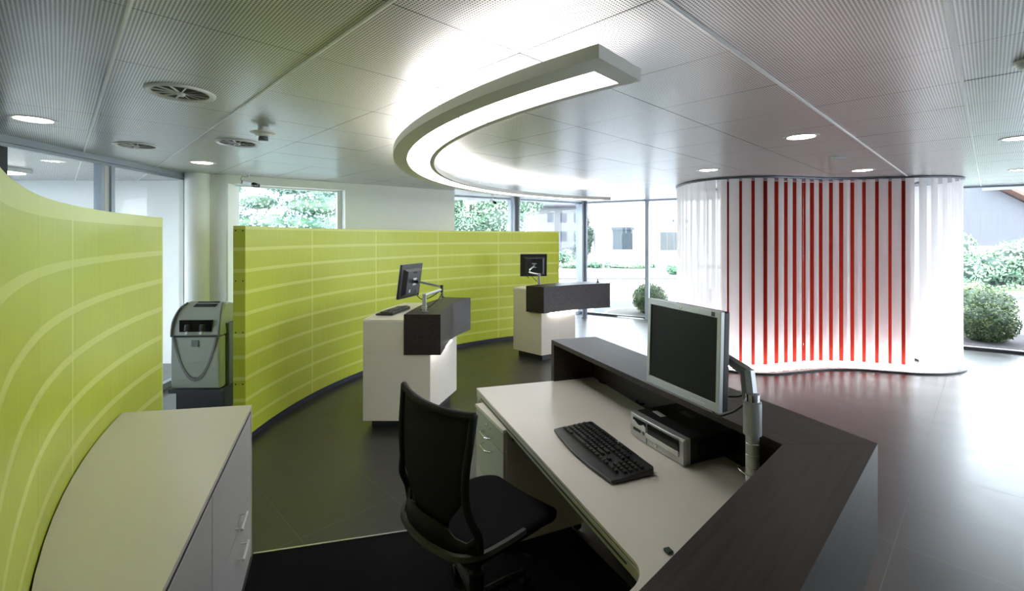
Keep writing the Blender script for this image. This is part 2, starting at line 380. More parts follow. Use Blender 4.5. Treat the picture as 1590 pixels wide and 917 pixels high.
# window in the back wall: set into the outer third of the reveal
NB = Vector((-WD.y, WD.x)) * .19
a1 = W1 + WD * .02 + NB; b1 = W1 + WD * 1.47 + NB
window(1, a1, b1, .12, 2.405, M['white_wall'], fw=.05, top=.02, ends=(.03, .06))
window(2, E1, E2, 0, CEIL, M['frame'], mulls=[((Vector((0, 9.47)) - E1).length, .13)], top=.03, ends=(.03, .11))
L3 = (E3 - E2).length
window(3, E2, E3, 0, CEIL, M['frame'], mulls=[(1.51, .075), (4.9, .075), (9.0, .075)], top=.028, bottom=.045, fm_b=M['darkframe'], ends=(.02, .03))
window(4, E3, E4, 0, CEIL, M['frame'], mulls=[(2.6, .075), (5.2, .075)], top=.028, bottom=.045, fm_b=M['darkframe'])
for x, y, r, lab in ((.093, 9.03, .062, 'slim dark steel column behind the lime screen, left of the far monitor'), (1.562, 10.03, .058, 'slim grey steel column at the glazed corner beside the far counter')):
    bm = lathe(new(), [(r + .02, 0), (r + .02, .012), (r, .014), (r, CEIL - .002)], (x, y, 0), 32)
    tag(obj('steel_column', bm, M['darkcol'], smooth='angle'), lab, 'column', 'steel columns along the glazing')

window(6, (-7.68, 5.9), (-7.68, -.6), .3, 2.4, M['frame'], mulls=[(2.1, .07), (4.3, .07)], top=.05)  # unseen window, added to let more daylight into the back office
# glass partition on the left
PA = Vector((-3.80, 2.62)); PB = Vector((-4.02, 5.78)); pd = (PB - PA).normalized(); pa = atan2(pd.y, pd.x); PL = (PB - PA).length
bm = new()
def pbar(bm, s0, s1, z0, z1, dp=.07):
    c = PA + pd * (s0 + s1) / 2; box(bm, (c.x, c.y, (z0 + z1) / 2), (s1 - s0, dp, z1 - z0), pa)
pbar(bm, 0, PL, CEIL - .055, CEIL - .001); pbar(bm, 0, PL, CEIL - .085, CEIL - .06, .045); pbar(bm, 0, PL, 0, .07)
for s in (1.80, 1.92): pbar(bm, s, s + .045, .07, CEIL - .085)
pbar(bm, PL - .1, PL - .02, .07, CEIL - .085)
win5 = struct('window_5', bm, M['frame'])
bm = new(); pbar(bm, .02, PL - .02, .05, CEIL - .08, .012); obj('pane', bm, M['glass'], win5)
bm = new(); pbar(bm, 1.845, 1.92, .07, CEIL - .085, .03); obj('post_infill', bm, M['greyfront'], win5)
bm = new(); pbar(bm, PL - .13, PL - .09, .07, CEIL - .085, .05); obj('white_post', bm, M['white_wall'], win5)
# dark wood leaf standing in the partition
bm = new(); pbar(bm, .35, .93, .07, CEIL - .09, .05)
struct('door_1', bm, M['plinth'])
# back office beyond the glass: unseen ceiling light added to brighten it
t = thing('added_office_light', 'long unseen light added to brighten the office behind the glass partition', 'light', (-5.8, 4.2, CEIL - .06))
obj('housing', box(new(), (0, 0, .035), (.5, 2.4, .045)), M['greyring'], t); obj('diffuser', box(new(), (0, 0, .005), (.44, 2.3, .012)), M['uplight'], t)

# carpet inset and its metal edge
CA = at(397, 860, 0); CB = at(645, 823, 0); cd = (CB - CA).normalized(); cn = Vector((-cd.y, cd.x, 0))
c0 = CA - cd * .012; c1 = CA + cd * 1.72
cp = [(c0.x, c0.y), (c1.x, c1.y), (.93, 1.62), (-.1, .60), (-.2, -1.2), (-.35, -1.2), (-.42, .42), (-.803, .955)]
tag(obj('carpet', prism(new(), cp, 0.0003, .004), M['carpet']), 'black short-pile carpet laid under the swivel chair', 'carpet')
mid = (c0 + c1) / 2
struct('trim_1', box(new(), (mid.x, mid.y, .004), ((c1 - c0).length, .012, .008), atan2(cd.y, cd.x)), M['alu'])

# ---------------------------------------------------------------- lime green curved screens
def ray_angle(px, c, r, side=-1):
    """polar angle on the circle (c, r) where the sight line through pixel column px meets it"""
    k = (px - CX) / F; dx, dy = k, 1.0; A = dx * dx + dy * dy; B = -2 * (dx * c[0] + dy * c[1]); Cc = c[0] ** 2 + c[1] ** 2 - r * r
    t = (-B + math.sqrt(max(B * B - 4 * A * Cc, 0)) * side) / (2 * A)
    return atan2(t * dy - c[1], t * dx - c[0]) % (2 * pi)
G2c, G2r = (2.04, 4.12), 4.27
a_s = ray_angle(381, G2c, G2r, 1)
a_s = [a for a in (ray_angle(381, G2c, G2r, 1), ray_angle(381, G2c, G2r, -1))]
cand = []
for px in (381, 485, 584, 680, 774, 868):
    c = [ray_angle(px, G2c, G2r, s) for s in (-1, 1)]
    # the visible crossing is the one on the far left/back side of the ring
    cand.append(max(c, key=lambda a: G2c[1] + G2r * sin(a)))
print('screen angles', [round(math.degrees(a), 2) for a in cand])
def screen(name, label, c, r, a0, a1, seams, th=.085, z1=1.83, run=0):
    t = thing(name, label, 'screen wall', (c[0], c[1], 0), 0, 'lime green curved screens')
    bm = arcband(new(), r, r + th, a0, a1, .06, z1, 90)
    if run:        # past its near third the screen flattens: a wider arc, tangent to the first
        r2 = 7.5; o_ = -(r2 - r); arcband(bm, r2, r2 + th, a1, a1 + run / r2, .06, z1, 40, (o_ * cos(a1), o_ * sin(a1)))
    obj('panel', bm, green_material(seams, 'lime_laminate_' + name), t, smooth='angle', bevel=.002)
    obj('plinth', arcband(new(), r + .02, r + th - .015, a0 - .004 * (1 if a0 > a1 else -1), a1, 0, .06, 90), M['blue'], t)
    return t
sc2 = screen('curved_screen', 'far lime green curved screen behind the two white service counters', G2c, G2r, cand[0], cand[-1], cand[1:-1], th=.10)
# end cover screws of the far screen
e = Vector((cos(cand[0]), sin(cand[0]))); tdir = Vector((-e.y, e.x)) * (1 if cand[0] > cand[-1] else -1)
s0 = None
for z in (1.79, 1.37, .94, .51, .14):
    for rr in (G2r + .02, G2r + .078):
        p = e * rr + tdir * .001
        if s0 is None:
            mt = Matrix.Rotation(atan2(tdir.y, tdir.x), 4, 'Z') @ Matrix.Rotation(pi / 2, 4, 'Y')
            s0 = obj('screw', lathe(new(), [(.006, -.001), (.006, .003), (.003, .004), (0, .004)], seg=10, mtx=mt), M['screw'], sc2); s0.location = (p.x, p.y, z)
        else:
            s = s0.copy(); COL.objects.link(s); s.parent = sc2; s.location = (p.x, p.y, z)
G1c, G1r = (2.5, 4.49), 4.985
a_end = ray_angle(253, G1c, G1r, -1); a_c = [ray_angle(253, G1c, G1r, s) for s in (-1, 1)]
print('screen1 end candidates', [(round(G1c[0] + G1r * cos(a), 2), round(G1c[1] + G1r * sin(a), 2)) for a in a_c])
a_end = min(a_c, key=lambda a: abs(G1c[1] + G1r * sin(a) - 2.75))
a_seam = min([ray_angle(113, G1c, G1r, s) for s in (-1, 1)], key=lambda a: abs(G1c[1] + G1r * sin(a) - 1.84))
a_near = pi + math.asin((G1c[1] - 1.35) / G1r)
dseam = a_seam - a_end
screen('curved_screen', 'near lime green curved screen rising behind the low sideboard', G1c, G1r, a_end, a_near, [a_seam, a_seam + dseam, a_end + .0016], z1=1.862, run=1.4)

# ---------------------------------------------------------------- hanging arc lamp
LC = (2.67, 4.26); LZ = EYE + .58
lamp = thing('arc_pendant_lamp', 'long curved pendant lamp hanging under the metal ceiling', 'lamp', (LC[0], LC[1], LZ))
la0, la1 = R(229), R(109.3); r_i, r_o = 3.335, 3.64
bm = new(); H = .046
arcband(bm, r_i, r_i + .004, la0, la1, 0, H, 110); arcband(bm, r_o - .004, r_o, la0, la1, 0, H, 110)       # side faces
arcband(bm, r_i + .004, r_i + .034, la0, la1, 0, .004, 110); arcband(bm, 3.540, r_o - .004, la0, la1, 0, .004, 110)
segs = 8; da = (la1 - la0) / segs
for k in range(segs + 1):
    a = la0 + da * k; wd = .0016 if 0 < k < segs else .022
    aa, bb = (a - wd, a + wd) if 0 < k < segs else ((a, a - wd * 1) if k == 0 else (a + wd, a))
    arcband(bm, r_i + .034, 3.540, aa, bb, 0, .004, 2)
for a, s in ((la0, -1), (la1, 1)): arcband(bm, r_i + .004, r_o - .004, a, a + s * .0012, .004, H, 1)
obj('housing', bm, M['lampbody'], lamp, smooth='angle')
for k in range(segs):
    a = la0 + da * k
    aa = a - .0018 if k else a - .022; bb = a + da + .0018 if k < segs - 1 else a + da + .022
    obj('diffuser', arcband(new(), r_i + .035, 3.539, aa, bb, .005, .009, 14), M['diffuser'], lamp)
obj('uplight', arcband(new(), r_i + .09, r_o - .09, la0 - .02, la1 + .02, H - .014, H - .008, 100), M['uplight'], lamp)
for px_a in (R(211), R(181), R(150), R(122)):
    rr = 3.56; x, y = rr * cos(px_a), rr * sin(px_a); zt = CEIL - LZ
    w_ = obj('suspension_wire', tube(new(), [(x, y, H - .02), (x, y, zt - .02)], .0022, 6), M['alu'], lamp)
    obj('wire_fixing', lathe(new(), [(.007, zt - .035), (.009, zt - .03), (.009, zt - .008), (.017, zt - .006), (.017, zt - .002)], (x, y, 0), 20), M['greyring'], w_)

# ---------------------------------------------------------------- ceiling fittings
def fit(px, py): p = at(px, py, CEIL); return (p.x, p.y, CEIL - .004)
dl = [(52, 185, 'round recessed downlight nearest the left edge, over the near lime screen'), (314, 252, 'round recessed downlight near the white corner column'),
      (1244, 212, 'nearest round recessed downlight in front of the striped blind'), (1100, 263.5, 'round recessed downlight above the left end of the striped blind'),
      (1339, 264, 'round recessed downlight above the right half of the striped blind'), (1584, 214, 'round recessed downlight at the right edge, nearer of two'),
      (1587, 263, 'round recessed downlight at the right edge, farther of two')]
d0 = None
for px, py, lab in dl:
    if d0 is None:
        d0 = thing('downlight', lab, 'light', fit(px, py), 0, 'recessed ceiling downlights')
        obj('trim_ring', lathe(new(), [(.095, 0), (.112, -.004), (.122, -.001), (.124, .0035), (.095, .0035)], seg=40, ring=True), M['greyring'], d0, smooth='angle')
        obj('lens', lathe(new(), [(0, -.003), (.08, -.002), (.096, .001), (.096, .003)], seg=40), M['downlit'], d0, smooth='angle')
    else: dup(d0, fit(px, py), label=lab)
v0 = None
for px, py, lab in ((281, 143, 'largest and nearest round swirl air vent in the ceiling'), (212, 225, 'round swirl air vent closest to the glass partition'), (369, 221, 'round swirl air vent beside the hanging detector')):
    if v0 is None:
        v0 = thing('air_vent', lab, 'vent', fit(px, py), R(15), 'round ceiling air vents')
        obj('rim', lathe(new(), [(.128, -.004), (.150, -.010), (.158, -.006), (.160, .0035), (.128, .0035)], seg=48, ring=True), M['greyring'], v0, smooth='angle')
        obj('dark_bowl', lathe(new(), [(0, .002), (.128, .002), (.128, .0032), (0, .0032)], seg=40), M['backing'], v0)
        obj('hub', lathe(new(), [(0, -.02), (.014, -.018), (.02, -.008), (.02, 0)], seg=20), M['greyring'], v0, smooth='angle')
        b0 = None
        for k in range(12):
            a = 2 * pi * k / 12
            if b0 is None:
                b0 = obj('blade', box(new(), (.074, 0, -.003), (.112, .010, .0018), 0, R(22)), M['greyring'], v0)
            else:
                b = b0.copy(); COL.objects.link(b); b.parent = v0; b.rotation_euler = (0, 0, a)
    else: dup(v0, fit(px, py), R(15), lab)
p = at(409, 196, CEIL)
t = thing('hanging_detector', 'disc-shaped detector with dark cage hanging from the ceiling between vents', 'detector', (p.x, p.y, CEIL - .075))
obj('socket', lathe(new(), [(.035, .03), (.035, .070)], seg=24), M['greyring'], t, smooth='angle')
obj('disc', lathe(new(), [(0, 0), (.045, .002), (.055, .018), (.082, .026), (.084, .032), (.03, .034)], seg=36), M['greyring'], t, smooth='angle')
obj('cage', lathe(new(), [(0, -.028), (.028, -.028), (.032, -.022), (.03, 0)], seg=16), M['darkcol'], t, smooth='angle')
obj('cage_bottom', lathe(new(), [(0, -.033), (.03, -.032), (.032, -.028)], seg=24), M['greyring'], t)
p = at(1300, 243, CEIL)
t = thing('emergency_light', 'small rectangular emergency light on the ceiling before the striped blind', 'light', (p.x, p.y, CEIL - .03), R(8))
obj('housing', box(new(), (0, 0, .019), (.13, .06, .02)), M['greyring'], t, bevel=.004); obj('lens', box(new(), (0, 0, .005), (.10, .04, .012)), M['pale'], t, bevel=.003)
p = at(1603, 92, CEIL)
t = thing('smoke_detector', 'round white smoke detector cut by the right edge of the ceiling', 'detector', (p.x, p.y, CEIL - .04))
obj('body', lathe(new(), [(0, 0), (.035, .001), (.045, .012), (.05, .022)], seg=32), M['greyring'], t, smooth='angle'); obj('base', lathe(new(), [(.056, .022), (.06, .026), (.06, .036)], seg=32), M['greyring'], t, smooth='angle')

def cctv(p, aim, label, s=1.0):
    """security camera: stem from the ceiling, body pointing along aim (angle in plan)"""
    t = thing('security_camera', label, 'camera', (p[0], p[1], CEIL), aim, 'ceiling security cameras')
    obj('stem', tube(new(), [(0, 0, 0), (0, 0, -.10 * s)], .006, 10), M['alu'], t)
    obj('ceiling_plate', lathe(new(), [(.025, -.008), (.025, -.001)], seg=20), M['greyring'], t)
    mt = Matrix.Translation((0, 0, -.125 * s)) @ Matrix.Rotation(R(12), 4, 'Y')
    b = obj('body', box(new(), (-.01, 0, 0), (.15 * s, .05 * s, .045 * s)), M['silver'], t, bevel=.004); b.matrix_local = mt
    l = obj('lens', lathe(new(), [(.024, .065), (.028, .07), (.028, .10), (.02, .105), (.025, .112), (.025, .15), (.018, .15), (.016, .145), (0, .145)], seg=24, mtx=Matrix.Rotation(pi / 2, 4, 'Y')), M['blackgloss'], t, smooth='angle'); l.matrix_local = mt
    k = obj('rear_cap', box(new(), (-.095, 0, 0), (.02, .048, .043)), M['black'], t, bevel=.003); k.matrix_local = mt
    obj('cable', tube(new(), [v for v in catmull([(-.10, 0, -.105), (-.15, .01, -.07), (-.14, .02, -.03), (-.08, .02, -.04), (-.03, .01, -.03), (0, 0, -.004)], 6)], .003, 6), M['midgrey'], t)
    return t
p = at(387, 269, CEIL); cctv(p, R(-20), 'security camera hanging in front of the back wall window')
p = at(765, 302.5, CEIL); cctv(p, R(-70), 'small security camera hanging before the far trees, behind the arc lamp')

# ---------------------------------------------------------------- striped blind enclosure
loop = [(2.52, 6.75), (2.60, 6.32), (2.86, 6.03), (3.26, 5.93), (3.63, 6.01), (4.07, 6.12), (4.50, 6.12), (4.86, 6.02), (5.22, 5.93), (5.62, 5.97), (5.92, 6.18), (6.02, 6.62), (5.9, 7.1), (5.4, 7.42), (4.6, 7.55), (3.8, 7.75), (3.1, 7.78), (2.65, 7.35)]
P = [v for v in catmull([(x, y, 0) for x, y in loop], 24, True)]
def resample(P, step=None, n=None):
    L = [0]
    for a, b in zip(P, P[1:] + P[:1]): L.append(L[-1] + (b - a).length)
    T = L[-1]; n = n or int(round(T / step)); out = []; i = 0; Q = P + P[:1]
    for k in range(n):
        s = T * k / n
        while L[i + 1] < s: i += 1
        f = (s - L[i]) / (L[i + 1] - L[i]); p = Q[i].lerp(Q[i + 1], f); out.append((p, (Q[i + 1] - Q[i]).normalized(), s))
    return out, T
blind = thing('curved_vertical_blind', 'tall white vertical blind with red strips enclosing a rounded booth', 'blind', (4.3, 6.7, 0))
BO = Vector((4.3, 6.7, 0))
ctr = BO
def ringpoly(off):
    o = []
    for k, p in enumerate(P):
        d = (P[(k + 1) % len(P)] - P[k - 1]).normalized(); nn = Vector((d.y, -d.x, 0))      # outward for a loop running anticlockwise
        o.append(p + nn * off - BO)
    return o
ccw = sum(P[i - 1].x * P[i].y - P[i].x * P[i - 1].y for i in range(len(P))) > 0
sg = 1 if ccw else -1
def ribbon(bm, o0, o1, z0, z1):
    A = ringpoly(o0 * sg); B = ringpoly(o1 * sg); n = len(A)
    g = [[bm.verts.new((q.x, q.y, z)) for q, z in ((A[i], z0), (B[i], z0), (B[i], z1), (A[i], z1))] for i in range(n)]
    for i in range(n):
        p, q = g[i], g[(i + 1) % n]
        for k in range(4): bm.faces.new((p[k], p[(k + 1) % 4], q[(k + 1) % 4], q[k]))
    return bm
obj('base_plate', ribbon(new(), -.34, .075, 0.0, .016), M['plinth'], blind)
obj('base_trim', ribbon(new(), -.33, .066, .016, .022), M['midgrey'], blind)
obj('top_track', ribbon(new(), -.31, .055, CEIL - .028, CEIL - .008), M['darkcol'], blind)
obj('light_strip', ribbon(new(), -.17, -.11, .024, .036), M['basestrip'], blind)
def slat_mesh(wd, z0, z1, rounded, bow=.010, n=6):
    bm = new(); cols = []
    for i in range(n + 1):
        x = wd * (i / n - .5); f = (2 * i / n - 1); y = -bow * (1 - f * f)
        zb = z0 + (rounded * (1 - math.sqrt(max(0, 1 - abs(f) ** 2.5))) if rounded else 0)
        cols.append((bm.verts.new((x, y, zb)), bm.verts.new((x, y, zb + .08)), bm.verts.new((x, y, (z0 + z1) / 2)), bm.verts.new((x, y, z1))))
    for a, b in zip(cols, cols[1:]):
        for k in range(3): bm.faces.new((a[k], b[k], b[k + 1], a[k + 1]))
    return bm
pts, T = resample(P, step=.142)
w0 = None; rr = random.Random(11)
for p, d, s in pts:
    nn = Vector((d.y, -d.x, 0)) * sg; q = p + nn * .02 - BO
    yaw = atan2(d.y, d.x) + (0 if ccw else pi) + R(rr.uniform(14, 20))
    if w0 is None: w0 = obj('white_slat', slat_mesh(.120, .030, CEIL - .028, .04), M['whitecloth'], blind, smooth=True); c = w0
    else: c = w0.copy(); COL.objects.link(c); c.parent = blind
    c.location = q; c.rotation_euler = (0, 0, yaw)
# pale slats of the inner layer, and red slats where the photo shows red
r0 = i0 = None
pts2, T = resample(P, step=.104)
for p, d, s in pts2:
    px = CX + F * p.x / p.y; front = p.y < 6.6
    nn = Vector((d.y, -d.x, 0)) * sg; q = p - nn * .26 - BO; yaw = atan2(d.y, d.x) + (0 if ccw else pi) - R(12)
    if not (front and 1105 < px < 1442): continue
    if 1322 < px < 1362 : pass
    if r0 is None: r0 = obj('red_slat', slat_mesh(.112, .045, CEIL - .030, 0), M['red'], blind, smooth=True); c = r0
    else: c = r0.copy(); COL.objects.link(c); c.parent = blind
    c.location = q; c.rotation_euler = (0, 0, yaw)

# ---------------------------------------------------------------- service counters
def counter(name, label, body, boxp, litedge, upper, z_top=.99, zb0=.676, zb1=1.04):
    o = sum((Vector(p) for p in body), Vector((0, 0))) / len(body)
    t = thing(name, label, 'counter', (o.x, o.y, 0), 0, 'white service counters with dark curved boxes')
    L = lambda poly: [(p[0] - o.x, p[1] - o.y) for p in poly]
    B = L(body); X = L(boxp); U = L(upper)
    obj('body', prism(new(), B, .08, zb0 - .0005), M['cream'], t, bevel=.002)
    obj('upper_body', prism(new(), U, zb0, z_top - .021), M['cream'], t)
    ins = [(x * .84, y * .84) for x, y in B]
    obj('plinth', prism(new(), ins, 0, .08), M['plinth'], t)
    obj('white_top', prism(new(), [(x * 1.002, y * 1.002) for x, y in U], z_top - .020, z_top), M['creamtop'], t, bevel=.001)
    obj('dark_box', prism(new(), X, zb0, zb1), M['woodc'], t, smooth='angle')
    a, b = [Vector(q) for q in L(litedge)]; d = b - a
    obj('under_light', box(new(), ((a.x + b.x) / 2, (a.y + b.y) / 2, zb0 - .008), (d.length, .022, .012), atan2(d.y, d.x)), M['strip'], t)
    return t
def P2(px, py, z): v = at(px, py, z); return (v.x, v.y)
def cm(pts, n=7): return [(v.x, v.y) for v in catmull([(p[0], p[1], 0) for p in pts], n)]
f1 = cm([P2(684, 488, 1.04), P2(698.3, 473.8, 1.04), P2(709.2, 468.3, 1.04), P2(730.6, 462, 1.04)]); g1 = cm([P2(692, 461, 1.04), P2(672, 466.4, 1.04), P2(652.5, 474, 1.04), P2(627, 488, 1.04)])
body1 = cm([(-.737, 4.2), (-.735, 4.5), (-.668, 4.79), (-.60, 5.05)]) + cm([(-.88, 5.30), (-1.22, 5.28), (-1.30, 4.95), (-1.34, 4.6), (-1.343, 4.2)])
up1 = [(-1.343, 4.2), (-.97, 4.2)] + [(x - .004, y) for x, y in g1[::-1] if y > 4.2 and y < 5.2] + [(-.88, 5.29)] + cm([(-1.22, 5.28), (-1.30, 4.95), (-1.34, 4.6)])
counter('service_counter', 'middle white service counter with dark curved box, keyboard on its top', body1, f1 + g1, [(-.690, 4.26), (-.63, 4.82)], up1)
f2 = cm([(.44, 6.44), (.72, 6.645), (1.0, 6.815), (1.27, 6.935), (1.475, 7.01)]); g2 = cm([(1.35, 7.33), (.96, 7.19), (.55, 6.96), (.20, 6.62)])
body2 = [(.02, 6.88), (.41, 6.50), (.68, 6.67), (.925, 6.80), (.80, 7.10), (.58, 7.35), (.2, 7.15)]
up2 = [(.02, 6.88), (.20, 6.70)] + [(x - .03, y + .03) for x, y in g2[::-1] if x > .21 and x < .80] + [(.58, 7.35), (.2, 7.15)]
counter('service_counter', 'farthest white service counter with dark curved box, near the glazed corner', body2, f2 + g2, [(.53, 6.53), (.95, 6.79)], up2)

# ---------------------------------------------------------------- small objects on the counters
def keyboard(label, loc, rz, L=.46, D=.175, group='black keyboards'):
    """long axis = local x, front (palm rest) = local -y"""
    t = thing('keyboard', label, 'keyboard', loc, rz, group); h = .022
    pl = []
    for i in range(17):
        f = i / 16 * 2 - 1; pl.append((f * L / 2 * (1 - .0 * abs(f)), -D / 2 - .022 * (1 - f * f) - 0.004))
    pl = pl + [(L / 2 + .004, -D / 2 + .03), (L / 2 - .004, D / 2 - .01), (L / 2 - .02, D / 2), (-L / 2 + .02, D / 2), (-L / 2 + .004, D / 2 - .01), (-L / 2 - .004, -D / 2 + .03)]
    bm = new(); a = []; b = []
    bm2 = prism(bm, pl, .002, h)
    for v in bm2.verts:
        if v.co.z > .01: v.co.z = .013 + .014 * (v.co.y + D / 2 + .03) / D
    obj('case', bm2, M['black'], t, bevel=.003)
    bm = new()
    for s in (-1, 1): box(bm, (s * L * .42, D * .42, .0), (.03, .012, .008))
    obj('foot', bm, M['black'], t)
    key0 = [None]
    zf = lambda y: .0145 + .014 * (y + D / 2 + .03) / D
    n = 0
    def key(x, y, w=.0165, d=.0155, m='key'):
        nonlocal n
        k = key0[0]
        if k is None:
            bm = new(); box(bm, (0, 0, .0035), (1, 1, .011))
            for v in bm.verts:
                if v.co.z > 0: v.co.x *= .8; v.co.y *= .8
            k = obj('key', bm, M['key'], t); key0[0] = k
        else: k = k.copy(); COL.objects.link(k); k.parent = t
        k.location = (x, y, zf(y)); k.scale = (w, d, 1); k.rotation_euler = (math.atan(.08), 0, 0); n += 1
    U = L * .0414; x0 = -L / 2 + .016; ys = [D * (-.27 + .128 * r) for r in range(5)]
    def row(y, ws):
        x = x0
        for wd in ws:
            if wd > 0: key(x + wd * U / 2, y, wd * U - .0022)
            x += abs(wd) * U
    row(ys[4], [1] * 13 + [2]); row(ys[3], [1.5] + [1] * 12 + [1.5]); row(ys[2], [1.75] + [1] * 11 + [2.25]); row(ys[1], [2.25] + [1] * 10 + [2.75]); row(ys[0], [1.25, 1.25, 1.25, 6.25, 1.25, 1.25, 1.25, 1.25])
    xn = x0 + 15.35 * U
    for c in range(3): key(xn + (c + .5) * U, ys[4], U - .0022); key(xn + (c + .5) * U, ys[3], U - .0022); key(xn + (c + .5) * U, ys[0], U - .0022)
    key(xn + 1.5 * U, ys[1], U - .0022)
    xm = xn + 3.35 * U
    for r_ in (4, 3, 2, 1):
        for c in range(4): 
            if n < 97: key(xm + (c + .5) * U, ys[r_], U - .0022)
    key(xm + U, ys[0], 2 * U - .0022); key(xm + 2.5 * U, ys[0], U - .0022)
    bm = new(); yf = D * .385
    for g_ in range(16):
        x = x0 + (g_ + .3 + .4 * (g_ // 4)) * U; box(bm, (x + .006, yf, zf(yf) + .002), (.013, .009, .006))
    obj('function_keys', bm, M['key'], t)
    bm = new()
    for k in range(9): box(bm, (x0 + .01 + k * .0115, D * .475, zf(D * .475) + .0006), (.009, .003, .001))
    for k in range(6): box(bm, (L * .30 + k * .0125, D * .475, zf(D * .475) + .0006), (.010, .003, .001))
    obj('pale_legend', bm, M['pale'], t)
    bm = new(); lathe(bm, [(.0045, 0), (.0055, .0006), (.004, .001)], (0, D * .475, zf(D * .475)), 16); box(bm, (0, D * .475 - .009, zf(D * .44) + .0009), (.022, .0022, .001))
    obj('maker_mark', bm, M['pale'], t)
    return t
def back_monitor(label, c, face, tilt, sz=(.41, .34)):
    """monitor whose screen faces the plan angle 'face'; local: +x = screen normal"""
    t = thing('monitor', label, 'monitor', c, face, 'flat black monitors on the service counters')
    rt = Matrix.Rotation(-tilt, 4, 'Y'); W_, H_ = sz
    def part(n_, bm, m, **k): o = obj(n_, bm, m, t, **k); o.matrix_local = rt; return o
    part('bezel', box(new(), (.012, 0, 0), (.024, W_, H_)), M['black'], bevel=.004)
    part('screen', box(new(), (.0248, 0, .006), (.001, W_ - .035, H_ - .05)), M['screen'])
    part('rim', box(new(), (.0235, 0, 0), (.002, W_ + .002, H_ + .002)), M['silver'])
    bm = new(); box(bm, (-.018, 0, -.01), (.036, W_ * .82, H_ * .80))
    for v in bm.verts:
        if v.co.x < -.02: v.co.y *= .80; v.co.z *= .84
    part('rear_shell', bm, M['midgrey'] if False else M['black'], bevel=.004)
    part('handle_slot', box(new(), (-.0365, 0, H_ * .27), (.003, .07, .022)), M['blackgloss'], bevel=.002)
    bm = new()
    for s in (-1, 1):
        box(bm, (-.042, 0, s * .028), (.004, .07, .016)); 
    box(bm, (-.042, 0, 0), (.005, .03, .06))
    part('mount_plate', bm, M['silver'], bevel=.002)
    part('mount_joint', tube(new(), [(-.04, 0, 0), (-.085, 0, 0)], .016, 16), M['blackgloss'], smooth='angle')
    part('rear_label', box(new(), (-.0372, W_ * .17 , -H_ * .27), (.001, .03, .03)), M['pale'])
    return t
def desk_arm(label, base, top_z, elbow, tip, loops):
    t = thing('swing_arm', label, 'monitor arm', base, 0, 'silver arms on the service counters'); B = Vector(base)
    zt = top_z - B.z; e = Vector(elbow) - B; v = Vector(tip) - B
    obj('base_plate', lathe(new(), [(.04, .0), (.04, .006), (.028, .010)], seg=24), M['darkcol'], t, smooth='angle')
    obj('post', box(new(), (0, 0, zt / 2), (.034, .04, zt)), M['silver'], t, bevel=.004)
    obj('clamp', box(new(), (.0, 0, .04), (.044, .05, .03)), M['alu'], t, bevel=.003)
    obj('lower_arm', tube(new(), [(0, 0, zt - .02), e + Vector((0, 0, -.012))], .013, 14), M['alu'], t, smooth='angle')
    obj('upper_arm', tube(new(), [e + Vector((0, 0, .012)), v], [.013, .010], 14), M['alu'], t, smooth='angle')
    obj('elbow', tube(new(), [e + Vector((0, 0, -.04)), e + Vector((0, 0, .03))], .014, 14), M['blackgloss'], t, smooth='angle')
    for lp in loops: obj('cable', tube(new(), [Vector(q) - B if False else Vector(q) for q in catmull(lp, 8)], .0045, 8), M['black'], t, smooth=True)
    return t
k1 = P2(612, 484, .99)
keyboard('black keyboard lying on the white top of the middle service counter', (k1[0], k1[1], .990), R(-101), .45, .16)
F1 = atan2(.30, -.95)
back_monitor('black monitor seen from behind, above the middle service counter', (-1.02, 4.71, 1.293), F1, R(8))
b1_ = (-.813, 4.33, 1.041); v1 = Vector((-.93, 4.68, 1.29))
desk_arm('silver jointed monitor arm on the dark box of the middle counter', b1_, 1.21, (-.667, 4.43, 1.25), (-.935, 4.683, 1.286),
         [[(0, 0, .03), (.05, .03, .05), (.12, .07, .11), (.15, .10, .17)], [(.0, -.02, .02), (-.04, .01, .02), (-.03, .04, .0)], [(.14, .09, .19), (.05, .06, .13), (-.06, .2, .09), (-.14, .32, .12), (-.16, .36, .17)]])
F2 = R(97)
back_monitor('black monitor seen from behind, above the farthest service counter', (.332, 7.12, 1.302), F2, R(3))
desk_arm('silver jointed monitor arm on the dark box of the farthest counter', (.39, 6.72, 1.041), 1.21, (.237, 6.76, 1.235), (.337, 7.03, 1.30),
         [[(0, 0, .03), (-.05, .02, .07), (-.10, .03, .12), (-.15, .04, .17)], [(-.15, .03, .19), (-.17, .02, .13), (-.15, .03, .10)]])
def pen_stand(loc, label):
    t = thing('pen_stand', label, 'pen stand', loc, 0, 'counter pen stands')
    obj('base', lathe(new(), [(.030, 0), (.030, .003), (.012, .010), (.009, .04), (.008, .055)], seg=24), M['blackgloss'], t, smooth='angle')
    obj('pen', tube(new(), [(0, 0, .045), (-.004, 0, .075), (-.009, 0, .125), (-.0105, 0, .14)], [.0055, .006, .0045, .001], 12), M['chrome'], t, smooth='angle')
p = at(687, 461.5, 1.04); pen_stand((p.x, p.y, 1.041), 'silver pen in black stand on the middle counter box')
p = at(925, 436.5, 1.04); pen_stand((p.x, 7.12, 1.041), 'silver pen in black stand on the farthest counter box')

